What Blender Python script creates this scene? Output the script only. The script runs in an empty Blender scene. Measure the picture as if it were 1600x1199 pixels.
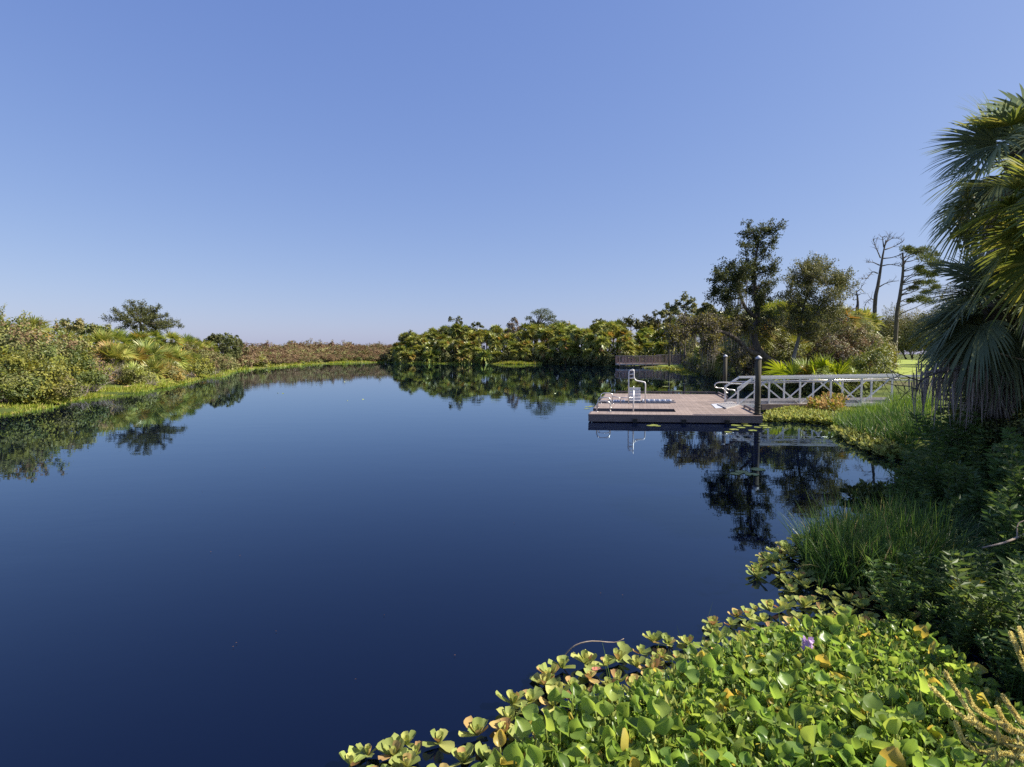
import bpy, math, random
import numpy as np
from mathutils import Vector, Matrix

R = math.radians
rs = np.random.default_rng(11)
random.seed(5)
scene = bpy.context.scene
COL = scene.collection

# ------------------------------------------------------------------ camera
CAM_Z = 2.5
FPX = 888.0                       # focal length in photo pixels (1600 wide)
HORIZON = 553.0
PITCH = math.atan((599.5 - HORIZON) / FPX)
cam_d = bpy.data.cameras.new('camera')
cam = bpy.data.objects.new('camera', cam_d)
COL.objects.link(cam)
cam.location = (0, 0, CAM_Z)
cam.rotation_euler = (math.pi / 2 - PITCH, 0, 0)
cam_d.sensor_width = 36.0
cam_d.lens = FPX / 1600 * 36
cam_d.clip_start = 0.05
cam_d.clip_end = 6000
scene.camera = cam

_f = np.array([0, math.cos(PITCH), -math.sin(PITCH)])
_u = np.array([0, math.sin(PITCH), math.cos(PITCH)])
def ray(px, py):
    return _f + np.array([1.0, 0, 0]) * (px - 800) / FPX + _u * (599.5 - py) / FPX
def W(px, py, z=0.0):
    """ground point seen at a photo pixel, on the level z"""
    d = ray(px, py); t = (z - CAM_Z) / d[2]
    return np.array([0, 0, CAM_Z]) + d * t
def P(px, py, Y):
    """point seen at a photo pixel, at depth Y"""
    d = ray(px, py); t = Y / d[1]
    return np.array([0, 0, CAM_Z]) + d * t
def XW(px, Y):
    return P(px, HORIZON, Y)[0]
def ZP(py, Y):
    return P(800, py, Y)[2]

# ------------------------------------------------------------------ mesh builder
class MB:
    def __init__(s):
        s.v = []; s.f = []; s.m = []; s.n = 0; s.sm = set()
    def add(s, verts, faces, mat=0):
        verts = np.asarray(verts, float).reshape(-1, 3)
        faces = np.asarray(faces, int)
        if faces.ndim == 1: faces = faces[None]
        s.v.append(verts); s.f.append(faces + s.n)
        if np.ndim(mat) == 0: mat = np.full(len(faces), mat, int)
        s.m.append(np.asarray(mat, int)); s.n += len(verts)
    def mesh(s, name, mats, smooth=False):
        me = bpy.data.meshes.new(name)
        V = np.concatenate(s.v) if s.v else np.zeros((0, 3))
        me.vertices.add(len(V)); me.vertices.foreach_set('co', V.ravel())
        tot = np.concatenate([np.full(len(f), f.shape[1]) for f in s.f])
        loops = np.concatenate([f.ravel() for f in s.f])
        start = np.concatenate([[0], np.cumsum(tot)[:-1]])
        me.loops.add(len(loops)); me.loops.foreach_set('vertex_index', loops)
        me.polygons.add(len(tot))
        me.polygons.foreach_set('loop_start', start)
        me.polygons.foreach_set('loop_total', tot)
        if not isinstance(mats, (list, tuple)): mats = [mats]
        for m in mats: me.materials.append(m)
        me.polygons.foreach_set('material_index', np.concatenate(s.m))
        me.polygons.foreach_set('use_smooth', np.concatenate([np.full(len(f), smooth or i in s.sm) for i, f in enumerate(s.f)]))
        me.update(calc_edges=True); me.validate()
        return me
    def build(s, name, mats, parent=None, smooth=False):
        me = s.mesh(name, mats, smooth)
        o = bpy.data.objects.new(name, me); COL.objects.link(o)
        if parent is not None: o.parent = parent
        return o
    # primitives -------------------------------------------------------
    def box(s, c, size, M=None, mat=0):
        x, y, z = [a / 2 for a in size]
        v = np.array([[-x,-y,-z],[x,-y,-z],[x,y,-z],[-x,y,-z],[-x,-y,z],[x,-y,z],[x,y,z],[-x,y,z]])
        if M is not None: v = v @ np.asarray(M).T
        v = v + np.asarray(c, float)
        s.add(v, [[0,3,2,1],[4,5,6,7],[0,1,5,4],[1,2,6,5],[2,3,7,6],[3,0,4,7]], mat)
    def beam(s, a, b, w, h, mat=0, up=(0, 0, 1)):
        """rectangular bar from a to b (w sideways, h along up)"""
        a = np.asarray(a, float); b = np.asarray(b, float)
        d = b - a; L = np.linalg.norm(d); d = d / L
        up = np.asarray(up, float); sd = np.cross(d, up)
        if np.linalg.norm(sd) < 1e-3: sd = np.cross(d, [1, 0, 0])
        sd /= np.linalg.norm(sd); u2 = np.cross(sd, d)
        M = np.stack([d, sd, u2], 1)
        s.box((a + b) / 2, (L, w, h), M, mat)
    def prism(s, pts, z0, z1, mat=0):
        n = len(pts); pts = np.asarray(pts, float)
        s.add(np.concatenate([np.c_[pts, np.full(n, z0)], np.c_[pts, np.full(n, z1)]]), [[i, (i + 1) % n, n + (i + 1) % n, n + i] for i in range(n)], mat)
        b = s.n - 2 * n
        s.f.append(np.array([list(range(n, 2 * n))]) + b); s.m.append(np.array([mat]))
        s.f.append(np.array([list(range(n))[::-1]]) + b); s.m.append(np.array([mat]))
    def tube(s, pts, rad, n=6, mat=0, caps=True):
        pts = np.asarray(pts, float); k = len(pts)
        rad = np.broadcast_to(np.asarray(rad, float), (k,))
        t = np.gradient(pts, axis=0); t /= np.linalg.norm(t, axis=1)[:, None] + 1e-9
        ref = np.array([0, 0, 1.0]) if abs(t[0][2]) < .9 else np.array([1.0, 0, 0])
        a = np.cross(t[0], ref); a /= np.linalg.norm(a)
        ang = np.arange(n) / n * 2 * math.pi; V = []
        for i in range(k):
            a = a - t[i] * a.dot(t[i]); a /= np.linalg.norm(a) + 1e-9
            b = np.cross(t[i], a)
            V.append(pts[i] + rad[i] * (np.cos(ang)[:, None] * a + np.sin(ang)[:, None] * b))
        V = np.concatenate(V)
        i = np.arange(k - 1)[:, None] * n; j = np.arange(n)[None]; j2 = (j + 1) % n
        F = np.stack([i + j, i + j2, i + n + j2, i + n + j], -1).reshape(-1, 4)
        s.add(V, F, mat); s.sm.add(len(s.f) - 1)
        if caps:
            base = s.n - len(V)
            s.f.append(np.array([list(range(n))[::-1]]) + base); s.m.append(np.array([mat]))
            s.f.append(np.array([list(range((k - 1) * n, k * n))]) + base); s.m.append(np.array([mat]))
    def leaves(s, Pt, D, L, Wd, mat=0, fold=0.15, g=None, nrm=None):
        """one folded leaf-shaped quad per point"""
        g = g or rs; N = len(Pt)
        if N == 0: return
        D = D / (np.linalg.norm(D, axis=1)[:, None] + 1e-9)
        if nrm is not None:
            nrm = nrm / (np.linalg.norm(nrm, axis=1)[:, None] + 1e-9)
            D = D - nrm * (.8 * (D * nrm).sum(1))[:, None]; D /= np.linalg.norm(D, axis=1)[:, None] + 1e-9
        r = g.normal(size=(N, 3)) if nrm is None else nrm; b = np.cross(D, r); b /= np.linalg.norm(b, axis=1)[:, None] + 1e-9
        nn = np.cross(b, D)
        L = np.broadcast_to(L, (N,))[:, None]; Wd = np.broadcast_to(Wd, (N,))[:, None]
        v = np.stack([Pt, Pt + D * L * .5 + b * Wd * .5 + nn * fold * Wd, Pt + D * L, Pt + D * L * .5 - b * Wd * .5 + nn * fold * Wd], 1).reshape(-1, 3)
        f = np.arange(N * 4).reshape(N, 4)
        s.add(v, f, np.broadcast_to(mat, (N,)).copy() if np.ndim(mat) else mat)
    def strips(s, base, tipdir, L, w, droop, k=4, mat=0, g=None, droopdir=(0, 0, -1)):
        """N tapering, bending blades at once (grass, palm segments)"""
        g = g or rs; N = len(base)
        tipdir = tipdir / (np.linalg.norm(tipdir, axis=1)[:, None] + 1e-9)
        L = np.broadcast_to(L, (N,)); w = np.broadcast_to(w, (N,)); droop = np.broadcast_to(droop, (N,))
        side = np.cross(tipdir, np.array([0, 0, 1.0])); nrm = np.linalg.norm(side, axis=1)
        bad = nrm < 1e-3; side[bad] = [1, 0, 0]; side /= np.linalg.norm(side, axis=1)[:, None]
        tw = g.uniform(-.9, .9, N)[:, None]; side = side * np.cos(tw) + np.cross(tipdir, side) * np.sin(tw)
        dd = np.asarray(droopdir, float)
        V = []
        for i in range(k):
            t = i / k
            c = base + tipdir * (L * t)[:, None] + dd * (droop * L * t * t)[:, None]
            wi = (w * (1 - t) ** .6 * .5 * (0.6 if i == 0 else 1))[:, None]
            V += [c - side * wi, c + side * wi]
        V.append(base + tipdir * L[:, None] + dd * (droop * L)[:, None])
        V = np.stack(V, 1); n = 2 * k + 1
        o = np.arange(N)[:, None] * n
        Q = np.concatenate([o + np.array([[2 * i, 2 * i + 1, 2 * i + 3, 2 * i + 2]]) for i in range(k - 1)])
        T = o + np.array([[2 * k - 2, 2 * k - 1, 2 * k]])
        s.add(V.reshape(-1, 3), Q, mat)
        s.f.append(T + s.n - N * n); s.m.append(np.full(N, mat))

def smoothpath(pts, n=4):
    """Catmull-Rom through the points"""
    pts = np.asarray(pts, float); q = np.concatenate([[2 * pts[0] - pts[1]], pts, [2 * pts[-1] - pts[-2]]]); out = []
    for i in range(1, len(q) - 2):
        for k in range(n):
            t = k / n
            out.append(.5 * (2 * q[i] + (q[i+1] - q[i-1]) * t + (2*q[i-1] - 5*q[i] + 4*q[i+1] - q[i+2]) * t*t + (3*q[i] - q[i-1] - 3*q[i+1] + q[i+2]) * t**3))
    out.append(pts[-1]); return np.array(out)
def rotm(az, el, roll=0):
    return np.asarray(Matrix.Rotation(az, 3, 'Z') @ Matrix.Rotation(-el, 3, 'Y') @ Matrix.Rotation(roll, 3, 'X'))
def unit(n, g=None):
    v = (g or rs).normal(size=(n, 3)); return v / np.linalg.norm(v, axis=1)[:, None]

# ------------------------------------------------------------------ scene objects
def tag(o, label, cat, group=None, kind=None):
    if label: o['label'] = label
    if cat: o['category'] = cat
    if group: o['group'] = group
    if kind: o['kind'] = kind
    return o
def thing(name, label, cat, loc=(0, 0, 0), rotz=0, group=None):
    o = bpy.data.objects.new(name, None); COL.objects.link(o)
    o.empty_display_size = .3
    o.location = loc; o.rotation_euler = (0, 0, rotz)
    return tag(o, label, cat, group)
def setting(o, kind='structure', label=None):
    o['kind'] = kind
    if label: o['label'] = label
    return o
def clone(root):
    r = root.copy(); COL.objects.link(r)
    for ch in list(root.children):
        c = ch.copy(); COL.objects.link(c); c.parent = r
        for g in list(ch.children):
            d = g.copy(); COL.objects.link(d); d.parent = c
    return r
class Kind:
    """a few built variants of a plant; every placement is its own object"""
    def __init__(s, roots): s.roots = roots; s.used = [False] * len(roots); s.i = 0
    def place(s, loc, rotz=None, sc=1.0, label=None, cat=None, group=None, var=None, tilt=0.0):
        k = s.i % len(s.roots) if var is None else var; s.i += 1
        r = s.roots[k]
        if s.used[k]: r = clone(r)
        s.used[k] = True
        r.location = loc
        r.rotation_euler = (rs.normal(0, tilt) if tilt else 0, rs.normal(0, tilt) if tilt else 0, rs.uniform(0, 6.28) if rotz is None else rotz)
        r.scale = (sc, sc, sc) if np.ndim(sc) == 0 else sc
        tag(r, label, cat, group)
        return r
    def clean(s):
        for r, u in zip(s.roots, s.used):
            if not u:
                for c in list(r.children):
                    for d in list(c.children): bpy.data.objects.remove(d)
                    bpy.data.objects.remove(c)
                bpy.data.objects.remove(r)

# ------------------------------------------------------------------ materials
def newmat(name):
    m = bpy.data.materials.new(name); m.use_nodes = True
    nt = m.node_tree; nt.nodes.clear()
    out = nt.nodes.new('ShaderNodeOutputMaterial')
    return m, nt, out
def N(nt, t, **k):
    n = nt.nodes.new(t)
    for a, b in k.items():
        if a in n.inputs.keys(): n.inputs[a].default_value = b
        else: setattr(n, a, b)
    return n
def ramp(nt, fac, stops):
    r = nt.nodes.new('ShaderNodeValToRGB'); e = r.color_ramp.elements
    e[0].position = stops[0][0]; e[0].color = (*stops[0][1], 1)
    e[1].position = stops[-1][0]; e[1].color = (*stops[-1][1], 1)
    for p, c in stops[1:-1]:
        x = e.new(p); x.color = (*c, 1)
    nt.links.new(fac, r.inputs['Fac']); return r.outputs['Color']
def leafmat(name, stops, trans=.35, rough=.45, spec=.3, tint=.12):
    """leaf: colour differs from leaf to leaf and from plant to plant, light passes through"""
    m, nt, out = newmat(name); L = nt.links.new
    geo = N(nt, 'ShaderNodeNewGeometry')
    rr = N(nt, 'ShaderNodeMapRange'); rr.inputs['To Min'].default_value = .14; rr.inputs['To Max'].default_value = .86 if len(stops) < 4 else 1.0; L(geo.outputs['Random Per Island'], rr.inputs['Value'])
    c = ramp(nt, rr.outputs[0], stops)
    oi = N(nt, 'ShaderNodeObjectInfo')
    hs = N(nt, 'ShaderNodeHueSaturation')
    mr = N(nt, 'ShaderNodeMapRange'); mr.inputs['To Min'].default_value = .5 - tint * .25; mr.inputs['To Max'].default_value = .5 + tint * .03
    L(oi.outputs['Random'], mr.inputs['Value']); L(mr.outputs[0], hs.inputs['Hue'])
    m2 = N(nt, 'ShaderNodeMath', operation='MULTIPLY_ADD'); m2.inputs[1].default_value = 17.31; m2.inputs[2].default_value = .3
    fr = N(nt, 'ShaderNodeMath', operation='FRACT'); L(oi.outputs['Random'], m2.inputs[0]); L(m2.outputs[0], fr.inputs[0])
    mv = N(nt, 'ShaderNodeMapRange'); mv.inputs['To Min'].default_value = 1 - tint * 2; mv.inputs['To Max'].default_value = 1 + tint * 2
    L(fr.outputs[0], mv.inputs['Value']); L(mv.outputs[0], hs.inputs['Value'])
    L(c, hs.inputs['Color'])
    bs = N(nt, 'ShaderNodeBsdfPrincipled', Roughness=rough)
    bs.inputs['Specular IOR Level'].default_value = spec
    L(hs.outputs[0], bs.inputs['Base Color'])
    tr = N(nt, 'ShaderNodeBsdfTranslucent')
    h2 = N(nt, 'ShaderNodeHueSaturation', Hue=.485, Saturation=1.1, Value=1.5); L(hs.outputs[0], h2.inputs['Color']); L(h2.outputs[0], tr.inputs['Color'])
    mx = N(nt, 'ShaderNodeMixShader', Fac=trans); L(bs.outputs[0], mx.inputs[1]); L(tr.outputs[0], mx.inputs[2])
    L(mx.outputs[0], out.inputs['Surface'])
    return m
def noisemat(name, stops, scale=6, rough=.85, bump=.3, stretch=(1, 1, 1), detail=6, metal=0, spec=.3, dist=.02, coords='Object'):
    m, nt, out = newmat(name); L = nt.links.new
    tc = N(nt, 'ShaderNodeTexCoord'); mp = N(nt, 'ShaderNodeMapping'); mp.inputs['Scale'].default_value = stretch
    L(tc.outputs[coords], mp.inputs['Vector'])
    nz = N(nt, 'ShaderNodeTexNoise', Scale=scale, Detail=detail); L(mp.outputs[0], nz.inputs['Vector'])
    c = ramp(nt, nz.outputs['Fac'], stops)
    bs = N(nt, 'ShaderNodeBsdfPrincipled', Roughness=rough, Metallic=metal); bs.inputs['Specular IOR Level'].default_value = spec
    L(c, bs.inputs['Base Color'])
    bp = N(nt, 'ShaderNodeBump', Strength=bump, Distance=dist); L(nz.outputs['Fac'], bp.inputs['Height']); L(bp.outputs[0], bs.inputs['Normal'])
    L(bs.outputs[0], out.inputs['Surface'])
    return m
def boardmat(name, stops, rough=.7, grain=40, axis=(1, 1, 1)):
    """each board (island) has its own tone, with fine grain"""
    m, nt, out = newmat(name); L = nt.links.new
    geo = N(nt, 'ShaderNodeNewGeometry'); c = ramp(nt, geo.outputs['Random Per Island'], stops)
    tc = N(nt, 'ShaderNodeTexCoord'); mp = N(nt, 'ShaderNodeMapping'); mp.inputs['Scale'].default_value = axis; L(tc.outputs['Object'], mp.inputs['Vector'])
    nz = N(nt, 'ShaderNodeTexNoise', Scale=grain, Detail=4); L(mp.outputs[0], nz.inputs['Vector'])
    mv = N(nt, 'ShaderNodeMapRange'); mv.inputs['To Min'].default_value = .84; mv.inputs['To Max'].default_value = 1.14; L(nz.outputs['Fac'], mv.inputs['Value'])
    st = N(nt, 'ShaderNodeTexNoise', Scale=.9, Detail=7, Roughness=.65); L(tc.outputs['Object'], st.inputs['Vector'])
    sv = N(nt, 'ShaderNodeMapRange'); sv.inputs['From Min'].default_value = .38; sv.inputs['From Max'].default_value = .62; sv.inputs['To Min'].default_value = .80; sv.inputs['To Max'].default_value = 1.06; L(st.outputs['Fac'], sv.inputs['Value'])
    mm = N(nt, 'ShaderNodeMath', operation='MULTIPLY'); L(mv.outputs[0], mm.inputs[0]); L(sv.outputs[0], mm.inputs[1])
    hs = N(nt, 'ShaderNodeHueSaturation'); L(c, hs.inputs['Color']); L(mm.outputs[0], hs.inputs['Value'])
    bs = N(nt, 'ShaderNodeBsdfPrincipled', Roughness=rough); bs.inputs['Specular IOR Level'].default_value = .3
    L(hs.outputs[0], bs.inputs['Base Color']); L(bs.outputs[0], out.inputs['Surface'])
    return m

M = {}
M['palm'] = leafmat('palm_frond', [(0, (0.0955, 0.1431, 0.0344)), (0.4, (0.1624, 0.2101, 0.042)), (0.75, (0.2483, 0.2769, 0.0573)), (1, (0.3819, 0.3629, 0.0955))], 0.2, .38, .4)
M['palm_yellow'] = leafmat('palm_frond_yellowing', [(0, (0.192, 0.18, 0.036)), (0.5, (0.312, 0.24, 0.048)), (1, (0.432, 0.324, 0.108))], .30, .45, .3)
M['palm_lime'] = leafmat('palm_frond_lime', [(0, (.12, .18, .02)), (.5, (.20, .26, .03)), (1, (.30, .32, .05))], .45, .38, .3, .04)
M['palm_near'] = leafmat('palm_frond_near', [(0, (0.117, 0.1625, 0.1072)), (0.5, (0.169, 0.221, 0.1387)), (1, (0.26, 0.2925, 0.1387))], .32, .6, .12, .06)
M['palm_lit'] = leafmat('palm_frond_sunlit', [(0, (0.1053, 0.153, 0.036)), (0.5, (0.1782, 0.216, 0.054)), (0.8, (0.2754, 0.288, 0.063)), (1, (0.3645, 0.342, 0.081))], .38, .6, .12, .06)  # yellow sunlight painted into the near palm frond colour
M['palm_dead'] = leafmat('palm_dead_frond', [(0, (0.2754, 0.167, 0.0658)), (0.5, (0.4475, 0.2884, 0.1206)), (1, (0.6197, 0.425, 0.1974))], .12, .8, .1)
M['palm_grey'] = leafmat('palm_grey_dead_frond', [(0, (0.18, 0.1488, 0.132)), (0.5, (0.312, 0.264, 0.228)), (1, (0.48, 0.408, 0.336))], .10, .85, .1, .05)
M['trunk_palm'] = noisemat('palm_trunk', [(.3, (.055, .045, .036)), (.6, (.14, .115, .09)), (.8, (.22, .19, .15))], 5, .9, .8, (1, 1, 3))
M['bark'] = noisemat('bark', [(.3, (.045, .036, .030)), (.6, (.11, .09, .075)), (.8, (.19, .165, .14))], 7, .9, .7, (1, 1, .35))
M['bark_pale'] = noisemat('pale_bark', [(.3, (.11, .10, .09)), (.6, (.24, .22, .20)), (.8, (.34, .32, .29))], 7, .9, .5, (1, 1, .4))
M['bark_dead'] = noisemat('dead_bark', [(.3, (.05, .042, .038)), (.6, (.10, .085, .078)), (.8, (.17, .15, .14))], 6, .9, .6, (1, 1, .3))
M['oak'] = leafmat('oak_leaf', [(0, (0.0305, 0.0446, 0.0175)), (0.5, (0.06, 0.0768, 0.0261)), (0.85, (0.1036, 0.1178, 0.0392)), (1, (0.1744, 0.1859, 0.0763))], .25, .6, .2)
M['oak_brown'] = leafmat('russet_leaf', [(0, (0.1042, 0.0727, 0.0356)), (0.5, (0.1774, 0.1232, 0.0617)), (1, (0.257, 0.1936, 0.101))], .25, .6, .2, .06)
M['bark_leaf'] = leafmat('rusty_leaf', [(0, (0.0902, 0.0533, 0.0333)), (0.5, (0.1534, 0.0969, 0.0589)), (1, (0.2166, 0.1453, 0.0902))], .2, .7, .1, .05)
M['olive'] = leafmat('olive_leaf', [(0, (0.0847, 0.0949, 0.0339)), (0.5, (0.161, 0.1661, 0.0509)), (1, (0.2796, 0.2625, 0.0932))], 0.2, .5, .3)
M['yellowgreen'] = leafmat('yellow_green_leaf', [(0, (0.0981, 0.1191, 0.0196)), (0.5, (0.1752, 0.1961, 0.028)), (1, (0.3083, 0.3083, 0.0491))], 0.26, .5, .3)
M['green'] = leafmat('green_leaf', [(0, (0.0515, 0.0735, 0.0185)), (0.5, (0.0956, 0.125, 0.0291)), (1, (0.1746, 0.1985, 0.0463))], 0.24, .45, .35)
M['pine'] = leafmat('pine_needle', [(0, (0.049, 0.07, 0.0252)), (0.5, (0.091, 0.119, 0.0364)), (1, (0.161, 0.182, 0.0588))], .2, .55, .25)
M['moss'] = leafmat('hanging_moss', [(0, (0.1092, 0.1008, 0.084)), (0.5, (0.168, 0.1554, 0.1302)), (1, (0.252, 0.231, 0.1932))], .25, .9, .05, .05)
M['twig'] = leafmat('bare_twig', [(0, (0.165, 0.132, 0.1155)), (0.5, (0.275, 0.231, 0.209)), (1, (0.396, 0.341, 0.308))], .05, .9, .1, .1)
M['shade_leaf'] = leafmat('shaded_leaf', [(0, (0.0176, 0.0286, 0.0099)), (0.5, (0.0374, 0.0506, 0.0154)), (1, (0.077, 0.088, 0.0264))], .25, .5, .25)  # dark leaf copy with the shade put into its colour
M['grass_bright'] = leafmat('bank_grass', [(0, (0.13, 0.1896, 0.0195)), (0.5, (0.2254, 0.2803, 0.034)), (0.8, (0.3295, 0.338, 0.068)), (1, (0.3641, 0.2886, 0.1105))], .40, .5, .2, .03)
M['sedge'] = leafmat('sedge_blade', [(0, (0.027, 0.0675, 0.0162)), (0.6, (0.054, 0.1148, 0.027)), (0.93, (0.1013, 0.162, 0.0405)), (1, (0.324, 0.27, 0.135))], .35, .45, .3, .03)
M['sedge_lit'] = leafmat('sunlit_sedge_blade', [(0, (0.053, 0.1014, 0.0164)), (0.6, (0.0963, 0.1724, 0.0274)), (1, (0.1927, 0.2535, 0.0456))], .40, .45, .3, .03)  # lit copy of the sedge, sun brightness is in the blade colour
M['hyacinth'] = leafmat('hyacinth_leaf', [(0, (0.1153, 0.1986, 0.0413)), (0.6, (0.1832, 0.2949, 0.0649)), (0.955, (0.2714, 0.3731, 0.0826)), (1, (0.5428, 0.4333, 0.0944))], .50, .34, .4, .08)
M['petiole'] = leafmat('hyacinth_stalk', [(0, (.14, .20, .04)), (1, (.24, .28, .06))], .3, .4, .4, .05)
M['lettuce'] = leafmat('lettuce_leaf', [(0, (0.2027, 0.2671, 0.0715)), (0.6, (0.3353, 0.3826, 0.1105)), (1, (0.5146, 0.4909, 0.1559))], .28, .65, .15, .06)
M['lettuce_old'] = leafmat('withered_lettuce_leaf', [(0, (.30, .17, .07)), (.5, (.42, .30, .12)), (1, (.50, .40, .13))], .25, .7, .1, .05)
M['weed'] = leafmat('weed_leaf', [(0, (0.0426, 0.0851, 0.0243)), (0.5, (0.0729, 0.1336, 0.0365)), (1, (0.1458, 0.2066, 0.0546))], .4, .5, .3, .08)
M['weed_lit'] = leafmat('sunlit_weed_leaf', [(0, (.18, .22, .03)), (.5, (.30, .31, .04)), (1, (.42, .37, .06))], .45, .5, .3, .05)  # sunlight on the weed is put into its yellow leaf colour
M['stem'] = leafmat('weed_stem', [(0, (.09, .12, .04)), (1, (.18, .17, .08))], .1, .6, .2, .05)
M['lily'] = leafmat('lily_pad', [(0, (.16, .22, .05)), (.6, (.26, .30, .07)), (1, (.36, .36, .10))], .15, .4, .4, .05)
M['flower'] = leafmat('lilac_petal', [(0, (.50, .33, .60)), (1, (.68, .48, .72))], .3, .5, .2, .02)
M['pinkleaf'] = leafmat('pink_leaf', [(0, (.55, .20, .14)), (1, (.6, .26, .18))], .2, .6, .2, .02)
M['seed'] = leafmat('seed_spike', [(0, (0.4335, 0.4002, 0.1334)), (0.5, (0.6337, 0.5669, 0.2168)), (1, (0.8337, 0.7504, 0.3335))], .25, .7, .1, .03)
M['deadwood'] = noisemat('weathered_wood', [(.3, (.20, .15, .11)), (.6, (.34, .27, .21)), (.8, (.46, .39, .32))], 9, .85, .5, (1, 1, .4))
M['deck'] = boardmat('composite_deck', [(0, (.245, .190, .160)), (.5, (.265, .206, .175)), (1, (.285, .222, .19))], .6, 30)
M['fascia'] = noisemat('dock_skirt', [(.3, (.105, .085, .088)), (.7, (.14, .115, .118))], 3, .6, .05, (1, 1, 6))
M['black'] = noisemat('black_float', [(.3, (.008, .008, .009)), (.7, (.016, .016, .018))], 3, .5, .05)
M['alu'] = noisemat('brushed_aluminium', [(.3, (.60, .585, .585)), (.7, (.70, .69, .69))], 14, .42, .05, (1, 1, 1), 4, .3, .5)
M['alu_deck'] = noisemat('aluminium_walk', [(.3, (.34, .32, .32)), (.7, (.44, .42, .41))], 10, .5, .15, (1, 1, 1), 4, .3, .5)
M['steel'] = noisemat('stainless_tube', [(.3, (.50, .48, .47)), (.7, (.66, .64, .62))], 14, .3, .03, (1, 1, 1), 3, .7, .5)
M['white'] = noisemat('white_plastic', [(.3, (.40, .41, .45)), (.7, (.50, .51, .55))], 5, .5, .04)
M['blue'] = noisemat('blue_grey_roller', [(.3, (.10, .13, .22)), (.7, (.16, .20, .31))], 6, .5, .04)
M['pile'] = noisemat('timber_pile', [(.3, (.040, .036, .026)), (.6, (.072, .064, .044)), (.85, (.115, .10, .075))], 6, .85, .5, (1, 1, .2))
M['pier'] = boardmat('pier_timber', [(0, (.24, .16, .13)), (.5, (.33, .23, .20)), (1, (.42, .33, .29))], .85, 12)
M['pier_rail'] = boardmat('pier_grey_timber', [(0, (.34, .29, .26)), (1, (.48, .43, .40))], .85, 12)
M['concrete'] = noisemat('pale_concrete', [(.3, (.42, .40, .37)), (.7, (.55, .53, .50))], 4, .85, .1)
M['beam'] = noisemat('brown_abutment', [(.3, (.15, .11, .085)), (.7, (.24, .18, .14))], 4, .85, .2)

# ------------------------------------------------------------------ light
SUN_AZ, SUN_EL = R(93), R(43)                 # azimuth clockwise from the view direction (+Y)
sun_dir = Vector((math.sin(SUN_AZ) * math.cos(SUN_EL), math.cos(SUN_AZ) * math.cos(SUN_EL), math.sin(SUN_EL)))
sl = bpy.data.lights.new('sun', 'SUN'); sl.energy = 5.0; sl.angle = R(.53); sl.color = (1.0, .93, .80)
so = bpy.data.objects.new('sun', sl); COL.objects.link(so)
so.rotation_euler = sun_dir.to_track_quat('Z', 'Y').to_euler()
wd = bpy.data.worlds.new('World'); scene.world = wd; wd.use_nodes = True
nt = wd.node_tree; nt.nodes.clear()
wo = nt.nodes.new('ShaderNodeOutputWorld'); bg = nt.nodes.new('ShaderNodeBackground'); sk = nt.nodes.new('ShaderNodeTexSky')
sk.sky_type = 'NISHITA'; sk.sun_disc = False; sk.sun_elevation = SUN_EL; sk.sun_rotation = SUN_AZ
sk.air_density = 1.0; sk.dust_density = .8; sk.ozone_density = 2.0; sk.altitude = 0
bg.inputs['Strength'].default_value = .082
sx = nt.nodes.new('ShaderNodeSeparateColor'); gm = nt.nodes.new('ShaderNodeCombineColor'); nt.links.new(sk.outputs[0], sx.inputs[0])
for i, e in enumerate((.72, .63, .36)):
    pw_ = nt.nodes.new('ShaderNodeMath'); pw_.operation = 'POWER'; pw_.inputs[1].default_value = e; nt.links.new(sx.outputs[i], pw_.inputs[0]); nt.links.new(pw_.outputs[0], gm.inputs[i])
hs = nt.nodes.new('ShaderNodeMix'); hs.data_type = 'RGBA'; hs.blend_type = 'MULTIPLY'; hs.inputs['Factor'].default_value = 1; hs.inputs[7].default_value = (.98, 1.18, 2.54, 1)
nt.links.new(gm.outputs[0], hs.inputs[6]); nt.links.new(hs.outputs[2], bg.inputs['Color']); nt.links.new(bg.outputs[0], wo.inputs['Surface'])
vs = scene.view_settings; vs.view_transform = 'Standard'; vs.look = 'None'; vs.exposure = 1.0; vs.gamma = 1; vs.use_curve_mapping = False
scene.cycles.max_bounces = 6; scene.cycles.transparent_max_bounces = 4; scene.cycles.transmission_bounces = 4
scene.cycles.sample_clamp_indirect = 6
scene.cycles.use_denoising = False

# ------------------------------------------------------------------ land and water
shore = [(-27, -40), (-22, 8), W(0, 648), W(70, 637), W(120, 624), W(170, 618), W(220, 612), W(260, 604), W(295, 596), W(325, 590), W(345, 582), W(372, 578.5),
         W(400, 575.5), W(440, 572.5), W(490, 569), W(545, 567), W(598, 566.2), W(625, 567.5), W(700, 568.4), W(775, 568.8), W(850, 569), W(900, 570.5), W(950, 573),
         W(990, 573.5), W(1035, 575.5), W(1062, 577), W(1085, 580.5), W(1105, 586), W(1130, 592), W(1150, 604), (15.6, 33), (15.0, 28), (14.2, 24.5), (13.0, 21.5), W(1350, 672), W(1425, 722), W(1470, 790),
         (6.3, 7.6), (4.6, 5.2), (3.6, 3.4), (2.6, 1.7), (-2, .9), (-7, -3), (-9, -40)]
shore = np.array([[p[0], p[1]] for p in shore])
_A = shore; _B = np.roll(shore, -1, 0)
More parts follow.
